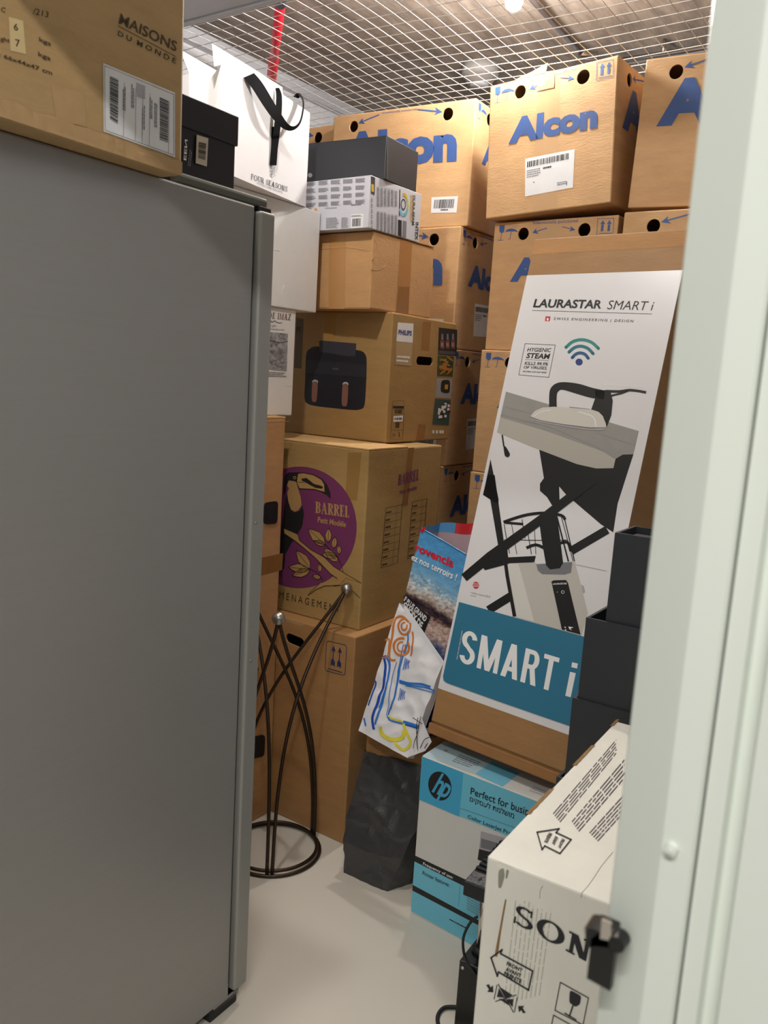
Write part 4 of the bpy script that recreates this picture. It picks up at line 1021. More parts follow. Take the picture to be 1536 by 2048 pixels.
for s, q, bo in (('HYGIENIC', ((474, 808), (620, 813), (625, 788), (479, 784)), .01), ('STEAM', ((468, 849), (612, 856), (618, 822), (474, 817)), .03), ('KILLS 99.9%', ((458, 890), (601, 896), (606, 876), (462, 870)), .012), ('OF VIRUSES,', ((452, 915), (596, 923), (600, 902), (456, 896)), .012), ('BACTERIA AND DUST MITES', ((448, 934), (593, 943), (595, 934), (450, 926)), .01)): P.text('badge', M_INK, s, zF(*q), bo, .12)
P.line('badge', M_INK, zF((463, 857), (608, 865)), .6)
M_BT = mat('board_top_print', (152, 150, 146), .45, 0, .04, 30); M_BF = mat('board_edge_print', (182, 178, 168), .45); M_PB = mat('frame_print', (32, 32, 33), .4, 0, .05, 12)
M_IW = mat('iron_shell_print', (212, 208, 200), .35); M_IS = mat('iron_sole_print', (170, 164, 166), .35)
P.poly('board_picture', M_PB, zF((548, 1405), (700, 1462), (860, 1505), (1000, 1500), (1010, 1462), (1062, 1440), (1128, 1438))+zG((1215, 180), (1187, 362), (1110, 312), (932, 160), (888, 122), (846, 72), (850, 200), (800, 190), (770, 140), (725, 100), (725, 55), (750, 20)), .0007)
P.poly('board_picture', M_BT, zF((345, 1055), (1160, 1297), (1140, 1385), (1126, 1440), (1062, 1442), (1018, 1468), (960, 1430), (600, 1300), (310, 1213)), .001)
P.poly('board_picture', M_BF, zF((310, 1213), (600, 1300), (960, 1430), (1018, 1468), (1005, 1525), (900, 1527), (780, 1500), (550, 1412), (290, 1305)), .001)
P.line('board_picture', M_GREY, zF((312, 1198), (620, 1275), (900, 1395), (1012, 1465)), .7, .0013); P.line('board_picture', M_GREY, zF((340, 1150), (500, 1190)), .6, .0013); P.line('board_picture', M_GREY, zF((900, 1310), (1140, 1385)), .6, .0013)
P.line('iron_picture', M_PB, zF((634, 1160), (634, 1075), (648, 1038), (690, 1020), (780, 1036), (870, 1062), (950, 1076)), [15, 15, 16, 15, 20, 20, 18], .0014, 5)
P.poly('iron_picture', M_PB, zF((890, 1045), (985, 1048), (1001, 1110), (992, 1200), (966, 1268), (945, 1250), (925, 1212), (868, 1168), (895, 1090)), .0014)
P.line('iron_picture', M_PB, zF((955, 1052), (1040, 1054), (1100, 1046), (1150, 1050), (1206, 1060)), 5, .0015, 4); P.line('iron_picture', M_PB, zF((985, 1082), (1060, 1064), (1095, 1050)), 3.5, .0015)
P.poly('iron_picture', M_IW, zF((495, 1208), (520, 1176), (570, 1153), (640, 1148), (800, 1160), (880, 1168), (915, 1180), (940, 1205), (960, 1255), (960, 1276), (860, 1276), (700, 1256), (560, 1232)), .0016)
P.poly('iron_picture', M_IS, zF((493, 1212), (560, 1234), (700, 1259), (860, 1280), (960, 1278), (968, 1286), (930, 1295), (840, 1291), (690, 1269), (550, 1243), (500, 1224)), .0018)
P.line('iron_picture', M_INK, zF((494, 1211), (560, 1233), (700, 1258), (860, 1279), (962, 1277)), .8, .002); P.line('iron_picture', M_WHITE, zF((790, 1180), (860, 1200), (890, 1225), (898, 1270)), 2, .002, 4); P.line('iron_picture', M_WHITE, zF((520, 1205), (560, 1180), (620, 1168)), 1.6, .002, 3); P.line('iron_picture', M_GREY, zF((735, 1150), (862, 1164)), 1, .002)
P.line('lever_picture', M_PB, zF((322, 1320), (332, 1392)), 3, .0012); P.poly('lever_picture', M_PB, rounded(zF((328, 1385), (346, 1394), (372, 1440), (360, 1460), (337, 1452)), 3, .3), .0012)
P.poly('frame_picture', M_PB, zF((250, 1470), (300, 1720), (297, 1745), (205, 1690)), .0009)
P.poly('frame_picture', M_PB, zG((395, 0), (440, 0), (498, 420), (462, 445), (412, 155), (366, 125)), .0009)
P.line('frame_picture', M_PB, zG((400, 852), (540, 765)), 17, .0008); P.line('frame_picture', M_PB, zG((920, 480), (1150, 345)), 17, .0008)
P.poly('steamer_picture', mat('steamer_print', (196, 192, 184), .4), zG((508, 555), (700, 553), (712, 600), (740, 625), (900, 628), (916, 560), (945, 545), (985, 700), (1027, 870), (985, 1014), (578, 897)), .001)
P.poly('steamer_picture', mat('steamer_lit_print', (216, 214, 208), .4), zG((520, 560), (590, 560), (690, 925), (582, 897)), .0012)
P.poly('steamer_picture', M_GREY, zG((702, 562), (930, 548), (922, 615), (880, 628), (740, 626), (712, 602)), .0013)
P.poly('steamer_picture', M_PB, zG((798, 672), (812, 664), (890, 662), (903, 680), (982, 1006), (864, 974)), .0015)
P.text('steamer_picture', M_WHITE, 'LAURASTAR', zG((808, 692), (896, 690), (896, 678), (808, 682)), .02, off=.0018)
P.disc('control_picture', M_WHITE, zG((870, 738))[0], 3.2, off=.0018, inner=.75); P.disc('steamer_picture', mat('yellow_print', (214, 180, 50), .4), zG((835, 738))[0], 1, off=.0018); P.disc('dial_picture', M_WHITE, zG((885, 960))[0], 1.4, off=.0018); P.disc('dial_picture', M_WHITE, zG((888, 976))[0], 1.4, off=.0018); P.poly('dial_picture', M_WHITE, zG((905, 955), (938, 960), (918, 968), (928, 980), (912, 972)), .0018)
P.poly('steamer_picture', M_LGREY, zG((985, 690), (1002, 700), (1010, 738), (996, 745)), .0013)
P.line('steamer_picture', M_PB, zG((498, 470), (520, 640), (566, 892)), 7, .0013)
P.poly('cage_picture', M_PB, zG((505, 520), (700, 510), (690, 550), (510, 558)), .0011)
for pts, w in ((((496, 298), (560, 275), (650, 250), (760, 240), (860, 255), (884, 282)), 6), (((500, 310), (515, 400), (535, 495)), 1.5), (((545, 300), (580, 500)), 1.2), (((612, 280), (632, 400)), 1.5), (((650, 370), (672, 500)), 1.5), (((690, 330), (700, 500)), 1.2), (((832, 262), (905, 545)), 3), (((860, 262), (935, 545)), 1.5), (((882, 282), (944, 545)), 2), (((500, 408), (740, 412), (900, 410)), 1.4), (((640, 460), (700, 440), (760, 465)), 6), (((850, 430), (900, 425), (920, 480)), 6), (((505, 300), (620, 310)), 5), (((810, 310), (850, 420)), 2)):
    P.line('cage_picture', M_PB, zG(*pts), w, .0012, 3)
P.poly('cage_picture', M_PB, zG((718, 265), (832, 250), (850, 380), (872, 555), (852, 588), (790, 596), (765, 570), (735, 400)), .0016)
P.line('frame_picture', M_PB, zG((248, 648), (410, 515), (760, 262), (1060, 30)), [17, 19, 18, 18], .0018); P.poly('frame_picture', M_PB, zG((335, 545), (455, 470), (520, 465), (530, 560), (380, 600)), .0015)
P.disc('award_mark', M_RED, zG((322, 695))[0], 6.5, 7, off=.0009)
for i in range(3): P.line('award_mark', M_LWH, zG((303, 690+i*9-4), (342, 686+i*9-2)), 1, .0012)
P.text('award_mark', M_GREY, 'reddot award 2018', zG((289, 745), (411, 775), (413, 763), (290, 734)), .0, .1, off=.0009)
P.text('award_mark', M_GREY, 'winner', zG((288, 762), (325, 770), (326, 762), (289, 754)), .0, .1, off=.0009)
P.poly('teal_panel', M_TEAL, zG((217, 800), (700, 935), (1015, 1022), (935, 1588), (500, 1438), (140, 1310), (120, 1295), (116, 1268)), .0022)
P.text('lettering', M_WHITE, 'SMART', zG((214, 1178), (812, 1368), (852, 1154), (246, 972)), serif=(.2, .13, .13, True), off=.0026)
P.poly('lettering', M_WHITE, zG((930, 1180), (966, 1188), (961, 1220), (925, 1211)), .0026); P.poly('lettering', M_WHITE, zG((917, 1240), (953, 1249), (921, 1401), (887, 1391)), .0026)
P.rows('lettering', M_LGREY, zG((200, 1162), (236, 970), (243, 971), (207, 1163)), 1, .9, 3, .0026)
P.line('scuff', M_LGREY, zG((955, 565), (1145, 605)), 1.0, .0014, 0); P.line('scuff', M_WHITE, zF((948, 1012), (1180, 1028)), 1.2, .001)
P.done()

# ================================================================== dark planters nested one in the other
def planter(label, xl, yn, w, z0, h, t=.006):
    o = thing('planter', label, 'planter', (xl+w/2, yn+w/2, z0), 0, 'nested dark planters')
    a = w/2; i = a-t
    vs = [(-a, -a, 0), (a, -a, 0), (a, a, 0), (-a, a, 0), (-a, -a, h), (a, -a, h), (a, a, h), (-a, a, h), (-i, -i, h), (i, -i, h), (i, i, h), (-i, i, h), (-i, -i, t), (i, -i, t), (i, i, t), (-i, i, t)]
    fs = [(3, 2, 1, 0)]
    for k in range(4):
        l = (k+1) % 4
        fs += [(k, l, 4+l, 4+k), (4+k, 4+l, 8+l, 8+k), (8+k, 8+l, 12+l, 12+k)]
    fs.append((12, 13, 14, 15))
    bm = bmesh.new(); V = [bm.verts.new(v) for v in vs]
    for f in fs: bm.faces.new([V[j] for j in f])
    bmesh.ops.bevel(bm, geom=[e for e in bm.edges if len(e.link_faces) == 2 and e.calc_face_angle(0) > .5], offset=.0012, segments=1, affect='EDGES')
    me = bpy.data.meshes.new('planter_shell'); bm.to_mesh(me); bm.free(); newobj('planter_shell', me, M_PLANT, o)
    return o
for k, (px, yn, w, z0, lb) in enumerate((((1113, 1553), 1.625, .215, 0, 'largest, standing on the floor under the other three'), ((1145, 1395), 1.633, .188, .25, 'second largest, sitting in the largest one'), ((1172, 1235), 1.640, .170, .45, 'second smallest, sitting under the smallest one'), ((1230, 1065), 1.650, .120, .65, 'smallest, at the top of the nested tower'))):
    q = ony(*px, yn)
    o = planter('square dark grey planter, '+lb, q[0], yn, w, z0, q[2]-z0)
    if k == 3:
        boxobj('inner_liner', -w/2+.012, w/2-.02, -w/2+.008, w/2-.02, .04, q[2]-z0-.012, mat('liner_plastic', (58, 60, 64), .5), o, .003)

# ================================================================== old white monitor carton in the foreground
SO = .85
b = Box('electronics_carton', 'worn white electronics carton with bold black slab lettering by the door jamb', 'LN', (-.452, .982), math.radians(2.09), .5, .595, 0, SO, M_SONY, bev=.003)
P = b.px('F')
M_SINK = mat('soft_black_ink', (34, 32, 38), .6)
P.text('lettering', M_SINK, 'SONY', zL((612, 1040), (1356, 1438), (1388, 1290), (634, 900)), serif=(.22, .085, .1))
ar = zL((448, 1298), (528, 1240), (518, 1268), (752, 1395), (722, 1535), (503, 1402), (494, 1432))
P.frame('arrow_print', M_SINK, ar, 3.2)
for s, q in (('FRONT', ((560, 1352), (675, 1404), (681, 1380), (567, 1324))), ('AVANT', ((553, 1392), (664, 1444), (671, 1418), (560, 1363))), ('FRENTE', ((541, 1424), (668, 1486), (675, 1458), (548, 1396)))): P.text('arrow_print', M_SINK, s, zL(*q), .04)
P.poly('stack_symbol', M_SINK, zL((505, 1508), (605, 1572), (555, 1595))); P.poly('stack_symbol', M_SINK, zL((505, 1518), (548, 1592), (490, 1585))); P.poly('stack_symbol', M_SINK, zL((555, 1602), (612, 1600), (606, 1662), (565, 1612))); P.poly('stack_symbol', M_SINK, zL((500, 1596), (550, 1602), (598, 1660)))
for pts in (((492, 1495), (470, 1602)), ((640, 1585), (618, 1698)), ((500, 1490), (612, 1698)), ((478, 1618), (635, 1570))): P.line('stack_symbol', M_SINK, zL(*pts), 1.8)
P.poly('stack_symbol', M_SINK, zL((412, 1498), (432, 1492), (445, 1515), (462, 1500), (465, 1552), (420, 1548), (432, 1530))); P.poly('stack_symbol', M_SINK, zL((702, 1700), (682, 1705), (668, 1682), (652, 1698), (645, 1652), (690, 1650), (680, 1668)))
P.frame('fragile_symbol', M_SINK, zL((955, 1478), (1160, 1592), (1120, 1790), (915, 1682)), 2.0)
P.poly('fragile_symbol', M_SINK, rounded(zL((1024, 1532), (1108, 1578), (1098, 1640), (1065, 1658), (1018, 1625)), 3, .25)); P.line('fragile_symbol', M_SINK, zL((1048, 1645), (1020, 1730)), 3.2); P.line('fragile_symbol', M_SINK, zL((985, 1702), (1072, 1754)), 2.4)
P.frame('fragile_symbol', M_SINK, zL((905, 1718), (1110, 1832), (1080, 1990), (870, 1890)), 2.0)
M_TORN = mat('torn_board', (142, 108, 66), .8, 0, .2, 60)
P.line('torn_strip', M_TORN, zL((556, 872), (545, 930), (515, 1100), (492, 1240), (484, 1290)), [3, 3.5, 4, 6, 5], .0006, 4)
M_GHOST = mat('faded_print', (176, 174, 156), .6, 0, .12, 40)
for i in range(9):
    x = 560+i*32; P.rows('faded_print', M_GHOST, zL((x-20, 1640-i*8), (x+70, 830+i*14), (x+76, 830+i*14), (x-14, 1640-i*8)), 1, .9, i+5, .0003, .1)
P.poly('stain', mat('grey_stain', (150, 150, 134), .7, 0, .2, 30), rounded(zL((500, 660), (540, 640), (548, 700), (522, 790), (500, 790)), 3, .3), .0004); P.poly('stain', mat('grey_stain', (150, 150, 134), .7), rounded(zL((560, 650), (580, 660), (565, 720), (552, 720)), 3, .3), .0004)
P.done()
P = b.px('T')
P.frame('arrow_print', M_SINK, zM((515, 1018), (683, 992), (661, 1021), (776, 1075), (690, 1182), (574, 1124), (553, 1152)), 3.0)
for s, q in (('FRONT', ((704, 1066), (672, 1136), (692, 1144), (730, 1078))), ('AVANT', ((652, 1044), (626, 1110), (648, 1118), (680, 1058))), ('FRENTE', ((604, 1020), (568, 1094), (592, 1104), (632, 1032)))): P.text('arrow_print', M_SINK, s, zM(*q), .04)
for k, (q, n) in enumerate(((((700, 952), (1150, 395), (1130, 295), (635, 875)), 5), (((845, 1025), (1190, 620), (1190, 450), (780, 935)), 5), (((992, 1098), (1240, 820), (1240, 660), (915, 1022)), 5))): P.rows('small_print', mat('charcoal_text', (84, 80, 84), .6), zM(*q), n, .42, k+3, .0006, .06)
P.done()
# the slits between the closing flaps, cut into the board
boolean_cut(b.body, [cut_groove(b.px('T').f, smooth_path(zM((215, 1232), (380, 1300), (560, 1398), (700, 1466), (800, 1488), (856, 1482), (935, 1390), (1010, 1276), (1100, 1166)), 3), 1.6, .008, b.root, M_SONY),
                     cut_groove(b.px('F').f, smooth_path(zL((826, 775), (808, 805), (802, 870)), 3), 1.0, .008, b.root, M_SONY)])
# torn corrugated edge along the near left rim
for i, (a, c) in enumerate((((470, 885), (655, 690)), ((820, 508), (955, 350)), ((1085, 195), (1140, 150)))):
    pr = b.px('T'); p0 = pr.f(zM(a)[0], 0); p1 = pr.f(zM(c)[0], 0); vs = []; fs = []; N = 14
    for k in range(N+1):
        t = k/N; y = p0[1]+(p1[1]-p0[1])*t; x = -b.w/2
        w = .010+.004*noise.noise((k*.8, i, 0)); vs += [(x-.0015, y, SO-.012), (x-.003, y, SO-.001), (x+w*.4, y, SO+.0012)]
    for k in range(N): fs += [(3*k, 3*k+3, 3*k+4, 3*k+1), (3*k+1, 3*k+4, 3*k+5, 3*k+2)]
    pydata('torn_edge', vs, fs, M_TORN, b.root)

# ================================================================== black stand with chrome column between them
st = thing('machine_stand', 'black metal stand with a chrome column and textured top plate beside the white electronics carton', 'stand', (-.698, 1.685, 0), math.radians(3))
boxobj('base_housing', -.078, .078, -.11, .11, 0, .18, M_BLK, st, .003)
M_SPECK = mat('speckled_plate', (128, 128, 132), .5, 0, .9, 160, .4, 300, (1, 1, 1), (30, 30, 34))
tray = boxobj('top_plate', -.083, .083, -.11, .105, .343, .378, M_RUB, st, .002)
pydata('textured_insert', [(-.08, -.106, .3786), (.08, -.106, .3786), (.08, -.06, .3786), (-.08, -.06, .3786)], [(0, 1, 2, 3)], M_SPECK, st)
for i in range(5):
    x = -.055+.03*i; pydata('painted_slot', [(x-.004, -.083, .379), (x, -.094, .379), (x+.004, -.083, .379), (x, -.072, .379)], [(0, 1, 2, 3)], M_RUB, st)  # flat black diamonds painted for the shade inside slots, nothing is cut
for i in range(8):
    y = -.052+i*.019; boxobj('rubber_rib', -.081, -.045, y, y+.009, .377, .384, M_RUB, st, .001)
boxobj('foot_pad', -.04, .08, -.055, .1, .377, .386, M_RUB, st, .003)
for x in (-.05, .05):
    tube('chrome_column', [(x, -.06, .18), (x, -.06, .345)], .0085, M_CHR, st, 16); tube('column_collar', [(x, -.06, .178), (x, -.06, .196)], [.02, .014], M_RUB, st, 16)
tube('screw', [(-.068, -.1095, .165), (-.068, -.1125, .165)], [.005, .004], M_CHR, st, 12)
tube('screw', [(.068, -.1095, .165), (.068, -.1125, .165)], [.005, .004], M_CHR, st, 12)
q0 = [ony(*p, 1.57) for p in zL((345, 1000), (290, 1050), (245, 1150), (245, 1250), (270, 1330), (330, 1425), (345, 1470))]
cb1 = tag(tube('power_cable', smooth_path([tuple(p) for p in q0], 6), .0032, M_RUB, None, 8), 'black cable looping past the chrome column of the stand', 'cable')
q1 = [onz(*p, .006) for p in ((925, 2016), (905, 2014), (888, 2016), (877, 2028), (876, 2046), (888, 2075), (915, 2100), (950, 2110))]
cb2 = tag(tube('floor_cable', smooth_path([tuple(p) for p in q1], 6), .0048, M_RUB, None, 8), 'thick black cable curling on the floor by the stand base', 'cable')
q2 = [onz(*p, .40) for p in zL((430, 700), (470, 620), (495, 540), (530, 470), (590, 418), (640, 400))]
tag(tube('thin_cable', smooth_path([(p[0], p[1], .386+.004*i) for i, p in enumerate(q2)], 6), .0045, M_RUB, None, 8), 'black cable lying across the top plate of the stand', 'cable')

# ================================================================== wrought iron stand
cx_, cy_, RR = -1.588, 1.852, .148
ws = thing('iron_stand', 'dark wrought iron stand of crossing curved rods with metal balls', 'stand', (cx_, cy_, 0))
def circ(r, z, n=56): return [(r*math.cos(2*PI*k/n), r*math.sin(2*PI*k/n), z) for k in range(n)]
tube('base_ring', circ(RR, .0055), .0055, M_IRON, ws, 8, True)
tube('base_ring', circ(RR-.010, .017), .0055, M_IRON, ws, 8, True)
angF = math.radians(-52); ZT, RB = .83, .235
base = [angF+k*2*PI/3 for k in range(3)]
def off(a, s): return (RR*math.cos(a)-s*.008*math.sin(a)-.004*math.cos(a), RR*math.sin(a)+s*.008*math.cos(a)-.004*math.sin(a), .008)
for k in range(3):
    rb = (RB, RB-.014, .13)[k]; bp = (rb*math.cos(base[k]), rb*math.sin(base[k]), ZT)
    vs_ball = bmesh.new(); bmesh.ops.create_uvsphere(vs_ball, u_segments=20, v_segments=14, radius=.0185); bmesh.ops.translate(vs_ball, verts=vs_ball.verts, vec=bp)
    me = bpy.data.meshes.new('metal_ball'); vs_ball.to_mesh(me); vs_ball.free()
    for p in me.polygons: p.use_smooth = True
    newobj('metal_ball', me, M_BALL, ws)
    for j, s in (((k+1) % 3, -1), ((k+2) % 3, 1)):
        p0 = off(base[j], s); p1 = (p0[0]*1.02, p0[1]*1.02, .45); p3 = bp
        p2 = (p0[0]*.30+bp[0]*.22, p0[1]*.30+bp[1]*.22, .56)
        tube('curved_rod', bez(p0, p1, p2, p3, 26), .0054, M_IRON, ws, 8)

# ================================================================== bags on the floor
def loft(name, rings, m, parent, per=26, amp=.006, fr=9.0, seed=0, close_bottom=True, rows=34, ridge=.5, caps=None):
    """bag wall through rings of four corners, crumpled"""
    rings = [[np.array(p, float) for p in r] for r in rings]; vs = []; fs = []
    n = per*4
    for i in range(rows+1):
        t = i/rows*(len(rings)-1); k = min(int(t), len(rings)-2); u = t-k
        q = [rings[k][c]*(1-u)+rings[k+1][c]*u for c in range(4)]; cen = sum(q)/4
        for c in range(4):
            a, e = q[c], q[(c+1) % 4]
            for j in range(per):
                s = j/per; p = a*(1-s)+e*s
                dirv = p-cen; dirv[2] = 0; L = np.linalg.norm(dirv)+1e-6; dirv /= L
                x = Vector((p[0]*fr+seed, p[1]*fr, p[2]*fr))
                w = noise.noise(x)*(1-ridge)+(.55-2*abs(noise.noise(x*.9+Vector((3, 1, 7)))))*ridge*.8+(.4-1.2*abs(noise.noise(x*2.1+Vector((1, 6, 2)))))*ridge*.5
                vs.append(p+dirv*amp*w+np.array([0, 0, amp*.6*noise.noise(x*1.3+Vector((9, 9, 9)))*(1 if 0 < i else 0)]))
    for i in range(rows):
        for j in range(n): fs.append((i*n+j, i*n+(j+1) % n, (i+1)*n+(j+1) % n, (i+1)*n+j))
    if close_bottom: fs.append(tuple(range(n-1, -1, -1)))
    return pydata(name, vs, fs, m, parent, smooth=False)
M_BIN = mat('black_paper_bag', (62, 62, 63), .26, 0, .08, 8, .75, 5.5, (1, 1, .8), bdist=.012, ridged=True)
M_KP = mat('kraft_paper', (150, 112, 68), .6, 0, .1, 12)
kb = thing('dark_bag', 'crumpled dark grey bag with a kraft rim standing on the floor', 'bag', (-1.25, 2.0, 0))
K0 = np.array([-1.25, 2.0, 0])
fl_ = onz(690, 1745, 0); fn = onz(775, 1783, 0); frr = onz(830, 1765, 0)
bot = [fl_-K0, fn-K0, np.array([-1.105, 2.12, 0])-K0, np.array([-1.32, 2.16, 0])-K0]
t1 = ony(700, 1610, 1.925)-K0; t2 = ony(838, 1640, 1.96)-K0
mid = [t1, t2, np.array([-1.11, 2.14, t2[2]])-K0, np.array([-1.37, 2.17, t1[2]])-K0]
u1 = ony(731, 1500, 2.01)-K0; u2 = ony(848, 1532, 2.01)-K0
top = [u1, u2, np.array([-1.12, 2.15, u2[2]])-K0, np.array([-1.385, 2.16, u1[2]])-K0]
mid0 = [bot[i]*.55+mid[i]*.45+np.array([-.006 if i in (0, 3) else .004, -.008 if i < 2 else .0, 0]) for i in range(4)]
loft('bag_wall', [bot, mid0, mid, top], M_BIN, kb, 26, .013, 11, 1.0, True, 60, .9)
z_ = lambda p, dz, sc=1.0: np.array([p[0]*sc, p[1]*sc, p[2]+dz])
loft('kraft_rim', [[z_(p, -.02, .985) for p in top], [z_(p, .035, .97) for p in top], [z_(p, .075, .93) for p in top]], M_KP, kb, 18, .005, 14, 4.0, False, 10)

# white carrier bag covered in felt-pen drawings: a pouch leaning back
class Pouch:
    def __init__(self, root, O, X, Y, amp, fr, seed):     # plane through O with unit axes X (right) and Y (up)
        self.root = root; self.O = np.array(O, float); self.X = X/np.linalg.norm(X); Y = Y-self.X*np.dot(self.X, Y); self.Y = Y/np.linalg.norm(Y)
        self.N = np.cross(self.X, self.Y); self.loc = np.array(root.location); self.amp, self.fr, self.seed = amp, fr, seed
    def ab(self, px): q = onplane(px[0], px[1], self.O, self.N)-self.O; return np.array([np.dot(q, self.X), np.dot(q, self.Y)])
    def disp(self, a, b):
        x = Vector((a*self.fr+self.seed, b*self.fr, self.seed))
        return self.amp*(noise.noise(x)*.6+.5*(1-2.4*abs(noise.noise(x*1.6+Vector((5, 2, 1)))))+.35*noise.noise(x*3.3))
    def at(self, a, b, off=0.0): return self.O+self.X*a+self.Y*b+self.N*(self.disp(a, b)+off)-self.loc
    def patch(self, name, quad, m, nu=40, nv=60, pick=None, bulge=0.0, edge_in=0.02, off=0.0):
        q = [self.ab(p) for p in quad]; vs = []; fs = []; mi = []; pxs = [np.array(p, float) for p in quad]
        for j in range(nv+1):
            for i in range(nu+1):
                u, v = i/nu, j/nv; a, b_ = bil(q, [(u, v)])[0]
                e = min(u, 1-u)*2; vs.append(self.at(a, b_, off+bulge*math.sin(PI*min(max(u, 0), 1))**.5 if bulge else off))
        for j in range(nv):
            for i in range(nu):
                fs.append((j*(nu+1)+i, j*(nu+1)+i+1, (j+1)*(nu+1)+i+1, (j+1)*(nu+1)+i))
                mi.append(pick(bil(pxs, [((i+.5)/nu, (j+.5)/nv)])[0], (i+.5)/nu, (j+.5)/nv) if pick else 0)
        o = pydata(name, vs, fs, m, self.root, smooth=True, mi=mi); return o
    def printer(self): return Print(self.root, lambda q, o: self.at(*self.ab(q), o+.0014))

wr0 = ony(720, 1462, 1.95); wr1 = ony(858, 1500, 1.93); wr2 = ony(800, 1207, 2.09)
wb = thing('drawn_carrier_bag', 'white carrier bag covered in orange and blue felt-pen drawings', 'bag', (wr0+wr1)/2)
po = Pouch(wb, wr0, wr1-wr0, wr2-wr0, .0075, 11, 2.0)
M_VINYL = mat('white_vinyl', (228, 228, 232), .22, 0, .02, 8, .5, 5, (1, 1, .7), bdist=.008, ridged=True)
edge = zJ((150, 1740), (535, 1955), (810, 1215), (468, 728))
po.patch('front_panel', [edge[0], edge[1], (885, 1331), (799, 1206)], M_VINYL, 46, 64)
q = [po.ab(p) for p in (edge[0], edge[1], (885, 1331), (799, 1206))]
D = .03
rim = [po.at(*a) for a in q]; back = [po.at(*a, -D) for a in q]
def side(name, i, j, k=14):
    vs = []; fs = []
    for s in range(k+1):
        a = q[i]*(1-s/k)+q[j]*s/k
        vs += [po.at(*a), po.at(*a, -D*.5)+po.X*(0.012*(1 if i in (1, 2) else -1)*0), po.at(*a, -D)]
    for s in range(k): fs += [(3*s, 3*s+3, 3*s+4, 3*s+1), (3*s+1, 3*s+4, 3*s+5, 3*s+2)]
    return pydata(name, vs, fs, M_VINYL, wb)
side('side_panel', 0, 3); side('side_panel', 1, 2); side('bottom_panel', 0, 1)
pydata('back_panel', back, [(0, 1, 2, 3)], M_VINYL, wb)
pydata('folded_corner', [po.at(*po.ab(p), o) for p, o in zip(zJ((535, 1950), (690, 1900), (755, 1830), (690, 1700), (640, 1600), (600, 1800)), (.002, .01, .02, .012, .004, .004))], [(0, 1, 5), (1, 2, 3, 5), (3, 4, 5)], M_VINYL, wb)
P = po.printer()
M_OR = mat('orange_pen', (206, 122, 52), .5); M_BP = mat('blue_pen', (36, 116, 200), .5); M_BD = mat('deep_blue_pen', (26, 74, 176), .5); M_YE = mat('yellow_pen', (222, 212, 70), .5)
def pen(name, m, w, *pts): P.line(name, m, zJ(*pts), w*1.3, .0008+.0006*random.random(), 14)
def ringpen(m, c, rx, ry, w):
    pts = [(c[0]+rx*math.cos(a), c[1]+ry*math.sin(a)) for a in np.linspace(-.5, 2*PI-1.2, 16)]; P.line('pen_drawing', m, zJ(*pts), w*1.2, .0012, 6)
ringpen(M_OR, (515, 920), 48, 62, 3.0); ringpen(M_OR, (515, 918), 22, 30, 2.6)
ringpen(M_OR, (490, 1078), 62, 68, 3.4); ringpen(M_OR, (490, 1078), 32, 38, 2.6)
pen('pen_drawing', M_OR, 3.0, (548, 885), (500, 842), (448, 852), (428, 920), (415, 1010), (392, 1130), (402, 1178), (440, 1182))
pen('pen_drawing', M_OR, 2.4, (580, 960), (582, 1060), (560, 1150)); pen('pen_drawing', M_OR, 2.4, (362, 1030), (392, 1018), (395, 1060), (380, 1150), (330, 1165))
pen('pen_drawing', M_BD, 3.6, (345, 1150), (362, 1230), (345, 1380), (300, 1530), (262, 1640), (270, 1730)); pen('pen_drawing', M_BP, 2.6, (360, 1145), (392, 1220), (370, 1400), (330, 1540), (280, 1690))
pen('pen_drawing', M_BP, 1.4, (382, 1140), (396, 1230), (360, 1420), (310, 1560)); pen('pen_drawing', M_BD, 2.2, (268, 1345), (282, 1360), (262, 1430), (232, 1540)); pen('pen_drawing', M_BP, 2.4, (196, 1640), (206, 1700))
pen('pen_drawing', M_BP, 2.2, (540, 960), (538, 1050), (490, 1200), (460, 1350), (430, 1490), (385, 1590), (392, 1645), (440, 1670), (520, 1690), (690, 1740))
pen('pen_drawing', M_BP, 1.2, (505, 1060), (470, 1250), (440, 1440), (402, 1570)); pen('pen_drawing', M_BP, 1.0, (450, 1200), (420, 1300), (400, 1430), (385, 1530), (368, 1610), (400, 1660))
pen('pen_drawing', M_BP, 3.4, (470, 1345), (540, 1365), (640, 1372), (720, 1395)); pen('pen_drawing', M_BP, 2.0, (470, 1360), (560, 1382), (680, 1400), (750, 1425)); pen('pen_drawing', M_BP, 1.4, (520, 1385), (640, 1412), (740, 1440))
for cx2, cy2 in ((532, 1210), (490, 1450)):
    for k in range(4): pen('pen_drawing', (M_BP, M_BD)[k % 2], 1.1, (cx2+k*11-10, cy2-46+k*8), (cx2+k*9-16, cy2), (cx2-30+k*15, cy2+50-k*3))
pen('pen_drawing', M_BP, 4.0, (505, 1668), (580, 1690), (700, 1730)); pen('pen_drawing', M_BD, 1.6, (520, 1690), (620, 1720), (690, 1750))
pen('pen_drawing', M_YE, 6.0, (325, 1710), (335, 1760), (390, 1800), (450, 1810), (500, 1790), (515, 1740)); pen('pen_drawing', M_YE, 4.0, (505, 1660), (520, 1720), (560, 1830), (500, 1890), (440, 1830)); pen('pen_drawing', M_YE, 2.4, (380, 1620), (440, 1650), (520, 1672))
for pts in (((640, 1640), (632, 1760), (640, 1890)), ((668, 1630), (640, 1750), (600, 1880)), ((600, 1640), (680, 1690)), ((690, 1880), (720, 1840), (780, 1825)), ((660, 1880), (700, 1810), (760, 1790))): P.line('pen_drawing', M_INK, zJ(*pts), 1.4, .014, 8)
P.done()

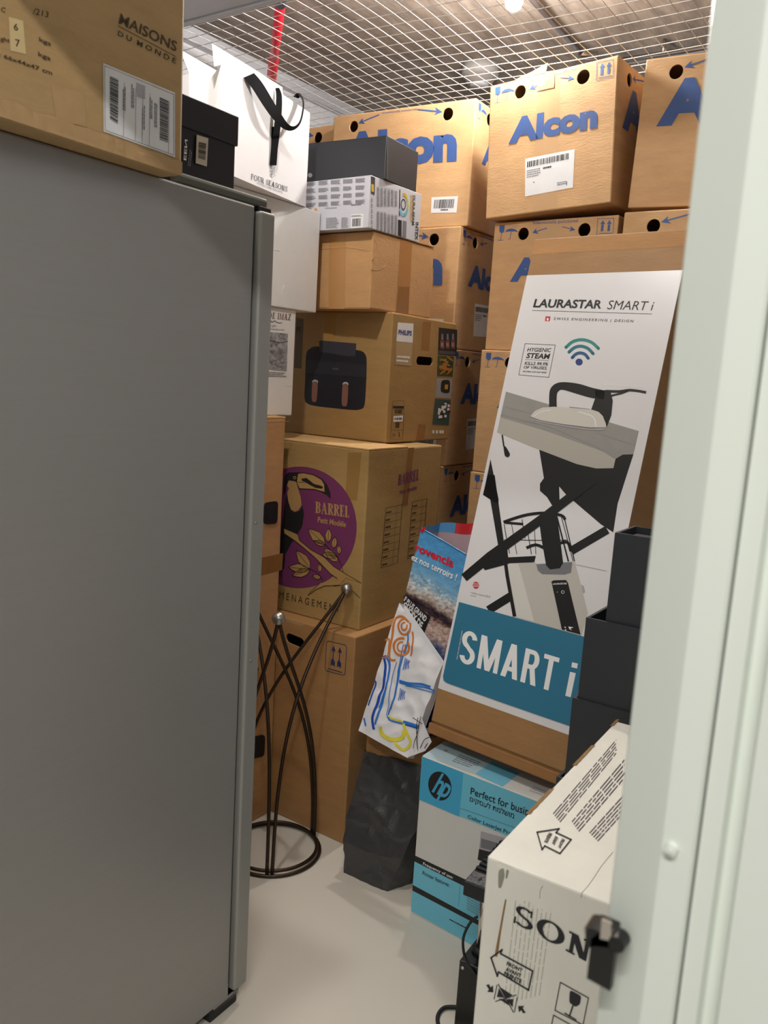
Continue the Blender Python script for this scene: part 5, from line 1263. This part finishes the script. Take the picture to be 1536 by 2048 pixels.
# open blue supermarket bag
PY = 2.20
p_tl = ony(842, 1056, PY); p_tr = ony(985, 1140, PY-.01); p_bl = ony(800, 1250, PY-.05)
pv = thing('shopping_bag', 'open blue shopping bag printed with mountains standing among the bags', 'bag', (p_tl[0]+.12, PY+.05, .56))
pp = Pouch(pv, p_tl, p_tr-p_tl, p_tl-p_bl, .003, 16, 6.0)
RAMP = [(-200, (66, 140, 200)), (250, (84, 156, 212)), (420, (112, 172, 214)), (520, (150, 182, 204)), (580, (206, 208, 208)), (640, (176, 160, 150)), (672, (92, 70, 66)), (700, (36, 34, 50)), (735, (70, 48, 48)), (770, (176, 148, 136)), (860, (206, 182, 170)), (930, (170, 150, 150)), (985, (60, 84, 134)), (1100, (30, 58, 116)), (1500, (24, 44, 96))]
def bagcol(p):
    x, y = (p[0]-680)*3.939, (p[1]-1020)*3.939
    t = y-.55*(x-560)+34*noise.noise(Vector((x*.012, y*.012, 0)))+16*noise.noise(Vector((x*.05, y*.04, 4)))
    k = noise.noise(Vector((x*.035-y*.02, y*.05, 2)))+.6*noise.noise(Vector((x*.09, y*.11, 7)))
    for (a, ca), (c, cc) in zip(RAMP, RAMP[1:]):
        if t <= c: break
    f = min(max((t-a)/(c-a), 0), 1); col = [ca[i]*(1-f)+cc[i]*f for i in range(3)]
    g = .5*k if t > 480 else .12*k
    col = [min(255, max(0, v*(1+.45*g)+(40*g if t > 480 else 0))) for v in col]
    return [lin(v) for v in col]+[1.0]
M_BPR = bpy.data.materials.new('bag_print'); M_BPR.use_nodes = True
_n = M_BPR.node_tree; _c = _n.nodes.new('ShaderNodeVertexColor'); _c.layer_name = 'print'
_n.links.new(_c.outputs['Color'], _n.nodes['Principled BSDF'].inputs['Base Color']); _n.nodes['Principled BSDF'].inputs['Roughness'].default_value = .18
_t = _n.nodes.new('ShaderNodeTexNoise'); _t.inputs['Scale'].default_value = 55; _t.inputs['Detail'].default_value = 3
_o = _n.nodes.new('ShaderNodeTexCoord'); _n.links.new(_o.outputs['Object'], _t.inputs['Vector'])
_b = _n.nodes.new('ShaderNodeBump'); _b.inputs['Strength'].default_value = .6; _b.inputs['Distance'].default_value = .004
_n.links.new(_t.outputs['Fac'], _b.inputs['Height']); _n.links.new(_b.outputs['Normal'], _n.nodes['Principled BSDF'].inputs['Normal'])
quad = [(765, 1376), (856, 1470), (952, 1120), (843, 1056)]
fp = pp.patch('front_panel', quad, M_BPR, 96, 150)
ca = fp.data.color_attributes.new('print', 'FLOAT_COLOR', 'POINT')
for j in range(151):
    for i in range(97): ca.data[j*97+i].color = bagcol(bil(quad, [(i/96, j/150)])[0])
A, Bq, Cq, Dq = [pp.ab(p) for p in quad]
# the far and side walls of the bag, pale inside, blue and red rim
M_BIN2 = mat('bag_inside', (176, 150, 156), .35, 0, .05, 12); M_RIMB = mat('bag_rim_blue', (84, 146, 196), .25); M_RIMR = mat('bag_rim_red', (196, 34, 44), .25)
tl = pp.at(*Dq); tr = pp.at(*Cq); bl = pp.at(*A); br_ = pp.at(*Bq)
dep = np.array([.02, .15, .012])
tl2 = ony(880, 1046, PY+.13)-pp.loc; tr2 = ony(955, 1046, PY+.16)-pp.loc
def wall(name, t0, t1, b0, b1, red=0.0, n=16):
    vs = []; fs = []; mi = []
    rows_ = [0, .06, .07, .5, 1.0]
    for j, v in enumerate(rows_):
        for i in range(n+1):
            u = i/n; p = (t0*(1-u)+t1*u)*(1-v)+(b0*(1-u)+b1*u)*v
            vs.append(p+np.array([0, .004*noise.noise(Vector((u*6, v*5, 1))), .002*math.sin(u*7)]))
    for j in range(len(rows_)-1):
        for i in range(n):
            fs.append((j*(n+1)+i, j*(n+1)+i+1, (j+1)*(n+1)+i+1, (j+1)*(n+1)+i)); mi.append((2 if i/n >= 1-red else 1) if j == 0 else 0)
    return pydata(name, vs, fs, [M_BIN2, M_RIMB, M_RIMR], pv, smooth=True, mi=mi)
wall('back_panel', tl2, tr2, bl+dep*.8, br_+dep*.8, .62)
wall('side_panel', tl, tl2, bl, bl+dep*.8, 0)
wall('side_panel', tr, tr2, br_, br_+dep*.8, 0)
pydata('bag_bottom', [bl, br_, br_+dep*.8, bl+dep*.8], [(0, 1, 2, 3)], M_BIN2, pv)
tube('rim_hem', [tuple(pp.at(*(Dq*(1-t)+Cq*t), .001)) for t in np.linspace(0, 1, 24)], .0022, M_RIMB, pv, 6)
P = pp.printer()
M_PR = mat('bright_red_print', (214, 36, 52), .25)
P.poly('corner_tab', M_RIMR, zJ((634, 158), (672, 132), (684, 150), (648, 180)), .002)
P.text('lettering', M_PR, 'rovencia', zJ((592, 320), (892, 455), (905, 392), (604, 260)), .03, off=.001)
P.text('lettering', M_WHITE, 'ez nos terroirs !', zJ((566, 392), (918, 560), (930, 505), (574, 342)), .02, .12, off=.001)
P.poly('black_patch', M_INK, zJ((505, 672), (530, 690), (715, 840), (668, 960), (640, 990), (560, 900), (500, 770)), .0006)
P.text('lettering', M_WHITE, 'E PLUS GRAND', zJ((505, 712), (675, 885), (690, 842), (520, 676)), .03, .1, off=.0012)
P.text('lettering', M_WHITE, 'CHOIX DE', zJ((500, 770), (640, 950), (662, 890), (512, 712)), .04, .1, off=.0012)
P.done()
bpy.context.view_layer.update()
